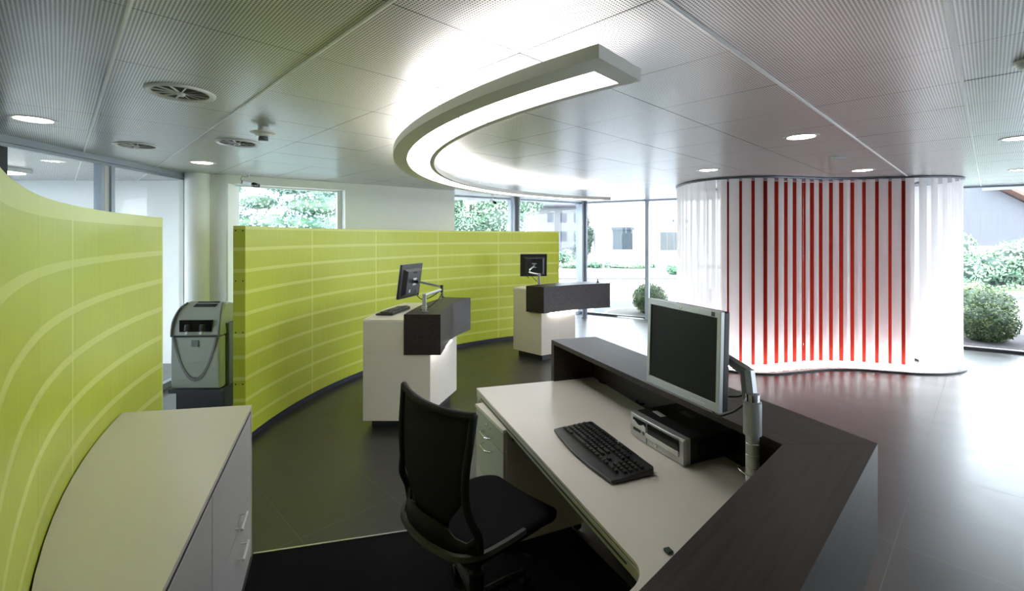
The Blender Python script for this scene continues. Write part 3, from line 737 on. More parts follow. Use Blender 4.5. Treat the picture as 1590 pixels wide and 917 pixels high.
# ---------------------------------------------------------------- sideboard
SBd = Vector((.3583, -.9336)); S0 = Vector((-1.424, 2.552)); Sn = Vector((SBd.y, -SBd.x)); FL = Vector((-2.056, 2.44))
def arcpt(r, y): return Vector((G1c[0] - math.sqrt(r * r - (y - G1c[1]) ** 2), y))
rb = G1r - .004
back = [arcpt(rb, y) for y in [2.44 - i * .13 for i in range(13)]]
endt = 1.72
S1 = S0 + SBd * endt
t = thing('sideboard', 'low grey-fronted sideboard with pale top against the near lime screen', 'cabinet', (S0.x, S0.y, 0))
LL = lambda pts: [(p[0] - S0.x, p[1] - S0.y) for p in pts]
back = [b for b in back if (b - S0).dot(Sn) > .04] or back
top = [S0, S1] + back[::-1]
obj('top_panel', prism(new(), LL(top), .80, .82), M['creamtop'], t, bevel=.0015)
inn = [S0 + Sn * .022 + SBd * .004, S1 + Sn * .022] + [b - (b - Vector(G1c)).normalized() * .0 for b in back[::-1]]
obj('body', prism(new(), LL(inn), .0, .795), M['greyfront'], t)
obj('side_panel', prism(new(), LL([S0, S0 + SBd * .018, S0 + SBd * .018 + Sn * .024, S0 + Sn * .024]), 0, .797), M['creamtop'], t)
sa = atan2(SBd.y, SBd.x)
def front(name, s0, s1, z0, z1, handle=None):
    c = S0 + SBd * (s0 + s1) / 2 + Sn * .011
    o = obj(name, box(new(), (c.x - S0.x, c.y - S0.y, (z0 + z1) / 2), (s1 - s0, .018, z1 - z0), sa), M['greyfront'], t, bevel=.001)
    if handle is not None:
        a = SBd * (handle[0] - .075) - Sn * .028; b = SBd * (handle[0] + .075) - Sn * .028; z = handle[1]; bm = new()
        tube(bm, [(a.x, a.y, z), (b.x, b.y, z)], .006, 10)
        for q in (handle[0] - .06, handle[0] + .06):
            c1 = SBd * q - Sn * .028; c2 = SBd * q + Sn * .003; tube(bm, [(c1.x, c1.y, z), (c2.x, c2.y, z)], .004, 8)
        obj('handle', bm, M['greyring'], o, smooth='angle')
front('drawer', .022, .883, .367, .780, (.40, .408)); front('drawer', .022, .883, .01, .361, (.36, .245))
front('door', .889, endt - .02, .01, .780)
c = S0 + SBd * endt / 2 + Sn * .010; obj('gap_shade_strip', box(new(), (c.x - S0.x, c.y - S0.y, .790), (endt - .01, .014, .018), sa), M['plinth'], t)  # near-black strip, shade of the gap below the top put into colour

# ---------------------------------------------------------------- L-shaped desk
A = at(740, 602, .74); Bc = at(915, 585, .74); K0 = at(1000, 886, .74); K1 = at(977, 917, .74)
A2, B2, k0, k1v = [Vector((v.x, v.y)) for v in (A, Bc, K0, K1)]
dk = (k0 - A2).normalized(); d2 = Vector((-.66, -.648)).normalized(); B3 = A2 + (B2 - A2).normalized() * 1.02
inner = k0 + Vector((.02, -.02))
# rounded inner corner
cr = []
for i in range(7):
    f = i / 6; p0 = k0 - dk * .05; p2 = k1v; p1 = k0 + dk * .018
    cr.append((1 - f) ** 2 * p0 + 2 * f * (1 - f) * p1 + f * f * p2)
legend = k1v + d2 * 1.0
outer_end = legend + Vector((.648, -.66)) * .36
far_mid = Vector((1.13, 1.63))
poly = [A2] + cr + [legend, outer_end, far_mid, Vector((.578, 3.323))]
desk = thing('corner_desk', 'pale L-shaped office desk carrying the black keyboard and desktop computer', 'desk', (A2.x, A2.y, 0))
DL = lambda pts: [(p[0] - A2.x, p[1] - A2.y) for p in pts]
obj('worktop', prism(new(), DL(poly), .727, .74), M['creamtop'], desk, bevel=.0012)
def shrink(pts, d):
    c = sum((Vector(p) for p in pts), Vector((0, 0))) / len(pts); out = []
    n = len(pts)
    for i in range(n):
        a, b, e_ = Vector(pts[i - 1]), Vector(pts[i]), Vector(pts[(i + 1) % n]); t1 = (b - a).normalized(); t2 = (e_ - b).normalized()
        m_ = Vector((-(t1 + t2).y, (t1 + t2).x)).normalized(); k = max(.35, m_.dot(Vector((-t1.y, t1.x)))); out.append(b + m_ * d / k)
    return out
obj('edge_band', prism(new(), DL(shrink(poly, .002)), .722, .727), M['darkcol'], desk)
bm = new(); fr = [A2] + cr + [legend]; inn2 = shrink(poly, .05)[:len(fr)]
prism(bm, DL(fr + inn2[::-1]), .682, .7215)
obj('apron', bm, M['beige'], desk, bevel=.003)
bm = new(); q0 = A2 + dk * .10; q1 = k0 - dk * .09; nn2 = Vector((dk.y, -dk.x))
if nn2.dot(B2 - A2) > 0: nn2 = -nn2
cm = (q0 + q1) / 2 + nn2 * .001; box(bm, (cm.x - A2.x, cm.y - A2.y, .7035), ((q1 - q0).length, .003, .006), atan2(dk.y, dk.x)); obj('apron_slot', bm, M['plinth'], desk)
# legs / side panels
de = (B2 - A2).normalized()
bm = new(); c = A2 + de * .26 + dk * .015; box(bm, (c.x - A2.x, c.y - A2.y, .341), (.51, .024, .682), atan2(de.y, de.x)); obj('side_panel', bm, M['cream'], desk)
bm = new(); pq = A2 + dk * .72; c = pq + de * .47; 
box(bm, (c.x - A2.x, c.y - A2.y, .345), (.72, .02, .67), atan2(de.y, de.x)) if False else box(bm, ((A2 + de * .78 + dk * .8).x - A2.x, (A2 + de * .78 + dk * .8).y - A2.y, .40), (1.45, .02, .56), atan2(dk.y, dk.x)); obj('modesty_panel', bm, M['cream'], desk)
bm = new()
for q in (legend + Vector((.648, -.66)) * .08 - d2 * .05, legend + Vector((.648, -.66)) * .30 - d2 * .05): box(bm, (q.x - A2.x, q.y - A2.y, .341), (.05, .05, .682), R(45))
obj('leg', bm, M['silver'], desk)
bm = new(); c = A2 + dk * .61 + de * .03; box(bm, (c.x - A2.x, c.y - A2.y, .664), (.05, .03, .034), atan2(dk.y, dk.x)); obj('cable_clip', bm, M['black'], desk, bevel=.004)
for px, py, ln in ((935, 593.3, .085), (994, 624.5, .085)):
    c = at(px, py, .74); g = obj('cable_grommet', new(), M['black'], desk)
    bpy.data.objects.remove(g); bm = new(); pl = []
    for k in range(24):
        a = 2 * pi * k / 24; x = .036 * (abs(cos(a)) ** .5) * (1 if cos(a) > 0 else -1); y = .013 * (abs(sin(a)) ** .8) * (1 if sin(a) > 0 else -1); pl.append((x, y))
    pts_ = [Matrix.Rotation(atan2(dk.y, dk.x), 2) @ Vector(p_) for p_ in pl]; prism(bm, [(p_.x, p_.y) for p_ in pts_], -.004, .0035)
    g = obj('cable_grommet', bm, M['blackgloss'], desk); g.location = (c.x - A2.x, c.y - A2.y, .74)
    bm = new(); box(bm, (0, 0, .004), (.03, .006, .0015), atan2(dk.y, dk.x)); obj('grommet_slot', bm, M['midgrey'], g)
c = at(1038, 857, .74); tag(obj('cable_stub', box(new(), (c.x, c.y, .745), (.022, .026, .009), R(20)), M['stub'], bevel=.003), 'small dark plug end poking out from under the near dark ledge', 'plug')

# drawer pedestal
Pq = at(738, 624, .70); Pr = at(781, 665, .70); pa_ = Vector((Pq.x, Pq.y)) + dk * -.0; pb_ = Vector((Pr.x, Pr.y)); pdv = (pb_ - pa_).normalized(); PW = (pb_ - pa_).length
ped = thing('drawer_pedestal', 'beige drawer pedestal standing under the left end of the corner desk', 'drawer unit', (pa_.x, pa_.y, 0.006)); pn = Vector((-pdv.y, pdv.x))
if pn.dot(de) < 0: pn = -pn
def pbox(name, s0, s1, n0, n1, z0, z1, m, parent=ped, **k):
    c = pdv * (s0 + s1) / 2 + pn * (n0 + n1) / 2
    return obj(name, box(new(), (c.x, c.y, (z0 + z1) / 2), (s1 - s0, n1 - n0, z1 - z0), atan2(pdv.y, pdv.x)), m, parent, **k)
pbox('body', .004, PW - .004, .022, .56, .05, .664, M['cream'], bevel=.002); pbox('top_panel', 0, PW, .0, .565, .665, .685, M['creamtop'], bevel=.002)
for z0, z1, hz in ((.555, .66, .575), (.31, .55, .50), (.055, .305, .26)):
    d_ = pbox('drawer_front', .006, PW - .006, .004, .021, z0, z1, M['beige'], bevel=.002)
    if z0 > .5:
        for s, r_ in ((.20, .012), (.26, .006)):
            q = pdv * s - pn * .002 + pn * .006; mt = Matrix.Translation((q.x, q.y, .625)) @ Matrix.Rotation(atan2(-pn.y, -pn.x), 4, 'Z') @ Matrix.Rotation(pi / 2, 4, 'Y')
            obj('lock', lathe(new(), [(r_, -.002), (r_, .010), (r_ * .6, .012), (0, .012)], seg=20, mtx=mt), M['chrome'], d_, smooth='angle')
    q = [pdv * s - pn * n_ for s, n_ in ((.15, -.004), (.155, .02), (.18, .032), (.25, .032), (.275, .02), (.28, -.004))]
    obj('handle', tube(new(), catmull([(v.x, v.y, hz) for v in q], 5), .005, 8), M['chrome'], d_, smooth=True)
for s in (.05, PW - .05):
    for n_ in (.06, .5):
        c = pdv * s + pn * n_; obj('caster', lathe(new(), [(.02, -.02), (.025, -.02), (.025, .02), (.02, .02)], seg=16, mtx=Matrix.Translation((c.x, c.y, .025)) @ Matrix.Rotation(pi / 2, 4, 'X')), M['black'], ped)

# ---------------------------------------------------------------- reception ledge (floating dark oak box)
LZ1, LZ0, TT = 1.02, .645, .028
i0_ = Vector((.2745, 3.258)); o0_ = Vector((.604, 3.363)); oc = Vector((1.274, 1.624)); ic = Vector((.936, 1.614)); d_leg = Vector((-.66, -.648)).normalized()
i1_ = ic + d_leg * 1.75; o1_ = oc + d_leg * 2.0
led = thing('reception_ledge', 'dark oak reception ledge wrapping the outer side of the corner desk', 'counter', (oc.x, oc.y, 0))
RL = lambda pts: [(p[0] - oc.x, p[1] - oc.y) for p in pts]
obj('top_panel', prism(new(), RL([i0_, o0_, oc, ic]), LZ1 - TT, LZ1), M['wood'], led, bevel=.0015)
obj('return_top_panel', prism(new(), RL([ic, oc, o1_, i1_]), LZ1 - TT, LZ1), M['wood2'], led, bevel=.0)
def offs(p, q, d): e_ = (q - p).normalized(); n_ = Vector((-e_.y, e_.x)); return n_ * d
n1_ = offs(o0_, oc, 1); n1_ = n1_ if n1_.dot(i0_ - o0_) > 0 else -n1_; n2_ = offs(oc, o1_, 1); n2_ = n2_ if n2_.dot(i1_ - o1_) > 0 else -n2_
obj('front_panel', prism(new(), RL([o0_, oc, oc + n1_ * .025, o0_ + n1_ * .025]), LZ0, LZ1 - TT), M['wood'], led)
obj('return_front_panel', prism(new(), RL([oc, o1_, o1_ + n2_ * .025, oc + n2_ * .025]), LZ0, LZ1 - TT), M['wood2'], led)
ia = (ic - i0_).normalized(); oa = (oc - o0_).normalized()
eo = (o0_ - i0_).normalized()
obj('end_panel', prism(new(), RL([i0_, o0_ + n1_ * .0255, o0_ + n1_ * .0255 + ia * .017, i0_ + ia * .017]), LZ0, LZ1 - TT), M['wood'], led)
obj('inner_panel', prism(new(), RL([i0_ + ia * .0172, i0_ + ia * .0172 + eo * .185, i0_ + ia * .040 + eo * .185, i0_ + ia * .040]), .7405, LZ1 - TT), M['wood'], led)
obj('bottom_panel', prism(new(), RL([o0_ + oa * .385 + n1_ * .026, oc + n1_ * .03 , oc + n1_ * .10 , o0_ + oa * .385 + n1_ * .10]), LZ0, LZ0 + .02), M['wood'], led)
s_a, s_b = o0_ + n1_ * .20 + oa * .10, oc + n1_ * .20 - oa * .05
obj('support_panel', prism(new(), RL([s_a, s_b, s_b - n1_ * .03, s_a - n1_ * .03]), 0, LZ0), M['cream'], led)
s_a, s_b = oc + n2_ * .13 + d_leg * .2, o1_ + n2_ * .13
obj('return_support_panel', prism(new(), RL([s_a, s_b, s_b + n2_ * .03, s_a + n2_ * .03]), 0, LZ0), M['cream'], led)

# ---------------------------------------------------------------- desktop computer
q0 = at(979, 673, .74); q1 = at(1064, 725.5, .74); pc0 = Vector((q0.x, q0.y)); pcd = Vector((q1.x - q0.x, q1.y - q0.y)); PCW = pcd.length; pcd.normalize()
pc = thing('desktop_computer', 'silver and black desktop computer lying flat on the desk under the monitor', 'computer', (pc0.x, pc0.y, .7405), atan2(pcd.y, pcd.x))
# local: x along the front from left to right, y = depth, z up
HH = .118
obj('case', box(new(), (PCW / 2, .23, HH / 2 + .001), (PCW - .012, .40, HH - .002)), M['black'], pc, bevel=.004)
bm = new(); pl = []
for i in range(13):
    f = i / 12; pl.append((PCW * f, -.010 * (1 - (2 * f - 1) ** 4)))
prism(bm, pl + [(PCW, .032), (0, .032)], .003, HH); fa = obj('front_bezel', bm, M['silver'], pc, bevel=.004)
def pf(name, x0, x1, z0, z1, m, y=-.0115, th=.004, par=None, **k): return obj(name, box(new(), ((x0 + x1) / 2 * PCW, y, (z0 + z1) / 2), ((x1 - x0) * PCW, th, z1 - z0)), m, par or pc, **k)
pf('floppy_drive_slot', .10, .345, .078, .102, M['blackgloss']); 
bm = new(); prism(bm, [(x * PCW, z) for x, z in ((.085, .060), (.345, .060), (.345, .083), (.31, .090), (.27, .082), (.22, .074), (.17, .084), (.12, .092), (.085, .086))], -.002, .004)
for v in bm.verts: v.co = Vector((v.co.x, -.0105 - v.co.z * 1.2, v.co.y))
obj('floppy_drive_flap', bm, M['pale'], pc)
pf('card_slot', .10, .25, .040, .054, M['blackgloss'], th=.003, bevel=.003); pf('lower_strip', .04, .35, .034, .060, M['silver'], y=-.0098, th=.003)
obj('power_button', lathe(new(), [(.008, 0), (.009, .002), (.006, .004), (0, .004)], seg=20, mtx=Matrix.Translation((.30 * PCW, -.011, .047)) @ Matrix.Rotation(pi / 2, 4, 'X')), M['darkcol'], pc, smooth='angle')
pf('optical_bay', .385, .925, .058, .106, M['blackgloss']); pf('optical_tray_lip', .36, .93, .036, .058, M['pale'], y=-.0125, th=.008, bevel=.002)
pf('divider', .352, .368, .006, .112, M['midgrey'], y=-.0098, th=.003)
bm = new(); 
for x in (.355 + .06, .355 + .10): lathe(bm, [(.006, 0), (.006, .0015)], seg=14, mtx=Matrix.Translation((x * PCW, -.0105, .022)) @ Matrix.Rotation(pi / 2, 4, 'X'))
box(bm, (.53 * PCW, -.0115, .022), (.016, .002, .012)); obj('audio_sockets', bm, M['pale'], pc)
pf('side_cap', .93, .998, .006, .114, M['pale'] if False else M['silver'], y=-.004, th=.012, bevel=.003)
obj('top_label', box(new(), (.20 * PCW + .02, .10, HH + .0012), (.030, .075, .0008), R(82)), M['pale'], pc); obj('top_label', box(new(), (.42 * PCW, .22, HH + .0012), (.032, .09, .0008), R(82)), M['midgrey'], pc)
# side vents
bm = new()
for i in range(26): box(bm, (PCW - .0055, .08 + i * .0055, .06), (.0012, .0028, .07))
obj('side_vent', bm, M['blackgloss'], pc)

# main keyboard
kc = [at(x, y, .75) for x, y in ((860, 668), (912, 649), (1016, 725), (944, 746))]
cx_ = sum((k.x for k in kc)) / 4; cy_ = sum((k.y for k in kc)) / 4
kl = ((kc[3] - kc[0]) + (kc[2] - kc[1])); ka = atan2(kl.y, kl.x)
print('keyboard', cx_, cy_, math.degrees(ka), [(kc[3] - kc[0]).length, (kc[2] - kc[1]).length, (kc[1] - kc[0]).length, (kc[2] - kc[3]).length])
kb = keyboard('black multimedia keyboard lying on the pale corner desk', (cx_ + .004, cy_ - .04, .7445), ka, .54, .212)

# ---------------------------------------------------------------- main monitor and its arm
mL, mR = Vector((.593, 2.04)), Vector((.741, 1.66)); mw = (mR - mL).length; mdir = (mR - mL).normalized(); mn = Vector((mdir.y, -mdir.x))   # towards the user
if mn.x > 0: mn = -mn
mc = (mL + mR) / 2
mon = thing('monitor', 'large silver-framed dark monitor standing over the corner desk', 'monitor', (mc.x, mc.y, 1.290), atan2(mn.y, mn.x))
# local: +x = screen normal, y = across
mh = .362; rt = Matrix.Rotation(R(-1.6), 4, 'Y')
def mp_(n_, bm, m, **k): o = obj(n_, bm, m, mon, **k); o.matrix_local = rt; return o
bw = .022
bm = new(); box(bm, (-.008, 0, mh / 2 - bw * .55), (.018, mw, bw * 1.1)); box(bm, (-.008, 0, -mh / 2 + .016), (.018, mw, .032))
for s in (-1, 1): box(bm, (-.008, s * (mw / 2 - bw * .4), .004), (.0178, bw * .8, mh - .05))
mp_('silver_bezel', bm, M['silver'], bevel=.002)
mp_('screen', box(new(), (-.008, 0, .004), (.008, mw - .034, mh - .05)), M['screen'])
mp_('rear_shell', box(new(), (-.031, 0, 0), (.030, mw - .004, mh - .002)), M['black'], bevel=.006)
mp_('rear_hump', box(new(), (-.058, 0, -.01), (.03, mw * .7, mh * .62)), M['black'], bevel=.01)
sd = 1 if Vector((-sin(mon.rotation_euler[2]), cos(mon.rotation_euler[2]))).dot(mR - mL) > 0 else -1
mp_('dark_badge', box(new(), (.0015, sd * (mw / 2 - .036), mh / 2 - .013), (.001, .016, .016)), M['blackgloss'])
mp_('maker_badge', lathe(new(), [(.006, 0), (.0065, .001), (.004, .0015)], seg=20, mtx=Matrix.Translation((.0012, 0, mh / 2 - .012)) @ Matrix.Rotation(pi / 2, 4, 'Y')), M['chrome'])
mp_('button_row', box(new(), (.0012, sd * .10, -mh / 2 + .014), (.001, .07, .004)), M['alu'])
# arm
pp = Vector((.862, 1.672)); pole_r = .0225
arm = thing('monitor_pole_arm', 'silver pole with ring marks carrying the large desk monitor', 'monitor arm', (pp.x, pp.y, .7405))
obj('pole', lathe(new(), [(.045, 0), (.045, .01), (pole_r, .012), (pole_r, .435)], seg=32), M['silver'], arm, smooth='angle')
bm = new()
for z in (.085, .13, .175, .22, .262): lathe(bm, [(pole_r + .0004, z - .0015), (pole_r + .0012, z), (pole_r + .0004, z + .0015)], seg=32)
obj('pole_rings', bm, M['chrome'], arm, smooth='angle')
obj('collar', lathe(new(), [(pole_r + .004, .29), (.0305, .292), (.0305, .407), (.027, .410), (pole_r, .411)], seg=32), M['silver'], arm, smooth='angle')
obj('cap', lathe(new(), [(pole_r + .001, .411), (pole_r + .001, .437), (0, .439)], seg=32), M['chrome'], arm, smooth='angle')
bm = new()
vd = Vector((mc.x - pp.x, mc.y - pp.y)); vd.normalize(); up = Vector((-.012, .028, .475))
# upright elbow wedge behind the cap and the sloping arm to the back of the monitor
tip = Vector((mc.x, mc.y)) - mn * .096 - pp; tip = Vector((tip.x, tip.y, 1.315 - .7405))
base = Vector((.004, .022, .40)); el = Vector((-.004, .030, .515))
tube(bm, [base, base.lerp(el, .5), el], [.027, .027, .026], 8); obj('elbow', bm, M['silver'], arm, smooth='angle')
bm = new(); tube(bm, [el + Vector((.004, 0, -.012)), el.lerp(tip, .5), tip], [.022, .017, .016], 8); obj('arm', bm, M['silver'], arm, smooth='angle')
obj('mount_head', tube(new(), [tip, tip + Vector((mn.x, mn.y, 0)) * .02], .03, 16), M['darkcol'], arm)
bm = new(); ring = [Vector((.048 * cos(a), .040 * sin(a), .16 + .006 * cos(a * 2))) for a in [2 * pi * k / 24 for k in range(25)]]; tube(bm, ring, .0022, 6); obj('cable_ring', bm, M['chrome'], arm, smooth=True)
obj('cable', tube(new(), catmull([tip + Vector((.03, -.02, -.02)), (-.09, .10, .42), (-.03, .06, .405), (.01, .03, .44)], 8), .004, 8), M['black'], arm, smooth=True)
obj('cable', tube(new(), catmull([tip + Vector((.03, -.02, -.05)), (-.10, .10, .34), (-.05, .06, .345), (.0, .03, .40)], 8), .004, 8), M['black'], arm, smooth=True)

# ---------------------------------------------------------------- swivel chair
ch = thing('swivel_chair', 'black mesh-backed swivel chair drawn up to the corner desk', 'chair', (-.160, 2.11, .006), R(-47))
# local: +y forward, x to the sitter's right
SZ = .50
bm = new(); n_ = 10; rows = []
for i in range(n_ + 1):
    fy = i / n_; y = -.19 + .515 * fy; hw = .238 + .02 * sin(pi * fy) - (.03 if i in (0, n_) else 0); dip = .012 * cos(pi * (fy - .45)) ; drop = -.028 * max(0, fy - .75) * 4 + .0
    rows.append([(x * hw, y, SZ + drop - .012 * (1 - x * x) ) for x in (-1, -.8, -.4, 0, .4, .8, 1)])
tv = [[bm.verts.new(p) for p in r_] for r_ in rows]; bv = [[bm.verts.new((p[0] * .94, p[1], p[2] - .062)) for p in r_] for r_ in rows]
for a, b in zip(tv, tv[1:]):
    for k in range(6): bm.faces.new((a[k], a[k + 1], b[k + 1], b[k]))
for a, b in zip(bv, bv[1:]):
    for k in range(6): bm.faces.new((a[k], b[k], b[k + 1], a[k + 1]))
for k in range(6): bm.faces.new((tv[0][k], bv[0][k], bv[0][k + 1], tv[0][k + 1])); bm.faces.new((tv[-1][k], tv[-1][k + 1], bv[-1][k + 1], bv[-1][k]))
for i in range(n_):
    for e_ in (0, 6): bm.faces.new((tv[i][e_], tv[i + 1][e_], bv[i + 1][e_], bv[i][e_]))
obj('seat', bm, M['fabric'], ch, smooth=True, sub=2)
obj('seat_pan', box(new(), (0, .02, SZ - .085), (.38, .40, .028)), M['chairblack'], ch, bevel=.01)
obj('tilt_mechanism', box(new(), (0, -.01, SZ - .125), (.20, .26, .055)), M['chairblack'], ch, bevel=.01)
obj('gas_column', lathe(new(), [(.034, .10), (.034, .22), (.020, .222), (.020, SZ - .12)], seg=24), M['chairblack'], ch, smooth='angle')
obj('lever', tube(new(), [(.08, .04, SZ - .11), (.22, .06, SZ - .115), (.27, .065, SZ - .12)], [.007, .007, .016], 10), M['chairblack'], ch)
obj('hub', lathe(new(), [(.045, .065), (.05, .075), (.045, .12)], seg=24), M['chairblack'], ch, smooth='angle')
for k in range(5):
    a = 2 * pi * k / 5 + .3; lg = obj('leg', tube(new(), [(.03 * cos(a), .03 * sin(a), .10), (.17 * cos(a), .17 * sin(a), .09), (.30 * cos(a), .30 * sin(a), .072)], [.024, .02, .015], 8), M['chairblack'], ch, smooth='angle')
    obj('caster', lathe(new(), [(.018, -.022), (.029, -.018), (.029, .018), (.018, .022)], seg=18, mtx=Matrix.Translation((.30 * cos(a), .30 * sin(a), .029)) @ Matrix.Rotation(a, 4, 'Z') @ Matrix.Rotation(pi / 2, 4, 'X')), M['chairblack'], lg)
# backrest: hourglass mesh panel between two uprights that flare down into a curved rim
def bx_(f):    # half width of the panel against height fraction
    return [.108, .125, .165, .205, .222, .232, .240, .246, .250, .252, .250][int(round(f * 10))]
def back_y(x, f): return -.235 - .045 * (1 - (x / .27) ** 2) - .02 * sin(pi * f) + .022 * f + .03 * (1 - f)
ZB0, ZB1 = .545, 1.055
bm = new(); g = []
for j in range(11):
    f = j / 10; z = ZB0 + (ZB1 - ZB0) * f - (.018 * 0); hw = bx_(f); g.append([bm.verts.new((hw * s, back_y(hw * s, f), z - (.012 * (1 - s * s) if j == 10 else 0))) for s in [k / 5 - 1 for k in range(11)]])
for a, b in zip(g, g[1:]):
    for k in range(10): bm.faces.new((a[k], a[k + 1], b[k + 1], b[k]))
mo = obj('mesh_back', bm, M['mesh'], ch, smooth=True); so = mo.modifiers.new('thickness', 'SOLIDIFY'); so.thickness = .010
def cur(pts, r, name, m, flat=None): return obj(name, tube(new(), catmull(pts, 6), r, 10), m, ch, smooth=True)
top_pts = [(x, back_y(x, 1) - .004, ZB1 - .004 - .012 * (1 - (x / .26) ** 2)) for x in (-.262, -.18, -.09, 0, .09, .18, .262)]
cur(top_pts, .015, 'top_bar', M['chairblack'])
for s in (-1, 1):
    pts_ = [(s * .258, back_y(.25, 1), ZB1), (s * .250, back_y(.25, .8) - .002, .95), (s * .240, back_y(.24, .6) - .004, .85), (s * .232, back_y(.23, .4) - .002, .745), (s * .250, -.235, .665), (s * .262, -.20, .585), (s * .258, -.19, .52)]
    obj('upright', tube(new(), catmull(pts_, 6), [.017] * 40 if False else .016, 10), M['chairblack'], ch, smooth=True)
rim = [(-.258, -.10, .510), (-.258, -.19, .510), (-.20, -.262, .503), (-.10, -.292, .502), (0, -.30, .502), (.10, -.292, .502), (.20, -.262, .503), (.255, -.19, .503), (.262, -.06, .50), (.25, .06, .492)]
bm = new(); cr_ = catmull(rim, 8); rg = []
for i, p in enumerate(cr_):
    d = (cr_[min(i + 1, len(cr_) - 1)] - cr_[max(i - 1, 0)]).normalized(); s_ = Vector((d.y, -d.x, 0)).normalized()
    rg.append([bm.verts.new(p + s_ * a + Vector((0, 0, b))) for a, b in ((-.008, -.013), (.008, -.011), (.008, .011), (-.008, .013))])
for a, b in zip(rg, rg[1:]):
    for k in range(4): bm.faces.new((a[k], a[(k + 1) % 4], b[(k + 1) % 4], b[k]))
bm.faces.new(rg[0][::-1]); bm.faces.new(rg[-1]); obj('lower_rim', bm, M['rimgrey'], ch, smooth='angle')
# dark lower shell between rim and panel foot
bm = new(); gg = []
for i in range(13):
    x = -.262 + .524 * i / 12; yb = -.295 + .10 * (abs(x) / .275) ** 2.2; zt = .60 if abs(x) < .12 else .60 - .06 * min(1, (abs(x) - .12) / .08) + (.05 * max(0, (abs(x) - .21) / .05))
    gg.append([bm.verts.new((x, yb, .512)), bm.verts.new((x, yb + .008, zt))])
for a, b in zip(gg, gg[1:]): bm.faces.new((a[0], b[0], b[1], a[1]))
ls = obj('lower_shell', bm, M['chairblack'], ch, smooth=True); so = ls.modifiers.new('thickness', 'SOLIDIFY'); so.thickness = .012
obj('rim_arm', tube(new(), [(0, -.29, .495), (0, -.15, .42), (0, -.02, .39)], [.03, .028, .03], 8), M['chairblack'], ch, smooth='angle')

# ---------------------------------------------------------------- cash counting machine
cmx0 = (267 - 795) / F * 4.62; cmx1 = (341 - 795) / F * 4.62; CW = cmx1 - cmx0; Yf = 4.62
cmn = thing('coin_machine', 'rounded pale grey coin deposit machine standing between the lime screens', 'machine', ((cmx0 + cmx1) / 2, Yf, 0), R(2))
zT, zM, zL = 1.07, .748, .235
def prof(bm, prof_yz, x0, x1):
    a = [bm.verts.new((x0, y, z)) for y, z in prof_yz]; b = [bm.verts.new((x1, y, z)) for y, z in prof_yz]; n = len(a)
    bm.faces.new(a); bm.faces.new(b[::-1])
    for i in range(n): bm.faces.new((a[i], b[i], b[(i + 1) % n], a[(i + 1) % n]))
    return bm
h = CW / 2
lower = [(0, zL), (-.012, zL + .10), (-.014, .5), (-.006, zM), (.10, zM), (.10, zL)]
obj('lower_front', prof(new(), lower, -h, h), M['machine'], cmn, bevel=.014, seg=3)
upper = [(-.006, zM + .004), (.0, .82), (.02, .90), (.055, .97), (.10, 1.025), (.16, 1.06), (.22, zT), (.34, 1.045), (.36, zM + .004)]
hood = prof(new(), upper, -h, h)
for v in hood.verts:
    k = max(0, (v.co.z - .86) / .21); v.co.x *= 1 - .17 * k * k
obj('hood', hood, M['machine'], cmn, bevel=.02, seg=4, smooth='angle')
obj('cabinet_body', box(new(), (.01, .33, (zL + .86) / 2), (CW + .03, .44, .86 - zL)), M['machineside'], cmn, bevel=.006)
obj('rear_hood', prof(new(), [(.30, .862), (.30, .93), (.42, .93), (.55, .90), (.55, .862)], -h + .02, h + .02), M['machineside'], cmn, bevel=.01)
obj('base_frame', box(new(), (.0, .25, zL - .02), (CW + .02, .56, .035)), M['plinth'], cmn); obj('stand', box(new(), (.01, .30, .108), (CW + .0, .50, .216)), M['plinth'], cmn, bevel=.004)
# angled parts on the hood face
def on_face(y0, z0, y1, z1, x0, x1, m, name, th=.006, parent=None):
    d = Vector((0, y1 - y0, z1 - z0)).normalized(); nn_ = Vector((0, -d.z, d.y)); bm = new(); q = []
    for off in (-.02, th):
        for (x, y, z) in ((x0, y0, z0), (x1, y0, z0), (x1, y1, z1), (x0, y1, z1)): q.append(bm.verts.new(Vector((x, y, z)) + nn_ * off))
    for f_ in ((0, 1, 2, 3), (4, 7, 6, 5), (0, 4, 5, 1), (1, 5, 6, 2), (2, 6, 7, 3), (3, 7, 4, 0)): bm.faces.new([q[i] for i in f_])
    return obj(name, bm, m, cmn)
on_face(.105, 1.022, .19, 1.062, -h * .38, h * .55, M['blackgloss'], 'top_display', .010)
obj('pouch_recess', box(new(), (-.0, .015, .855), (CW * .66, .05, .115)), M['blackgloss'], cmn, bevel=.004)
for s in (-1, 1):
    bm = new(); lathe(bm, [(.028, 0), (.030, .004), (.026, .055), (.02, .06)], seg=20, mtx=Matrix.Translation((s * .072, -.012, .812)) @ Matrix.Rotation(R(0), 4, 'X'))
    obj('pouch_clamp', bm, M['plinth'], cmn, smooth='angle')
for s in (-1, 1):
    obj('knob', lathe(new(), [(0, 0), (.014, .001), (.017, .01), (.014, .02), (0, .024)], seg=20, mtx=Matrix.Translation((s * .068 + .0, -.02, .79)) @ Matrix.Rotation(pi / 2, 4, 'X')), M['pale'], cmn, smooth='angle')
obj('hood_seam', box(new(), (0, -.002, zM + .003), (CW - .004, .03, .006)), M['plinth'], cmn)
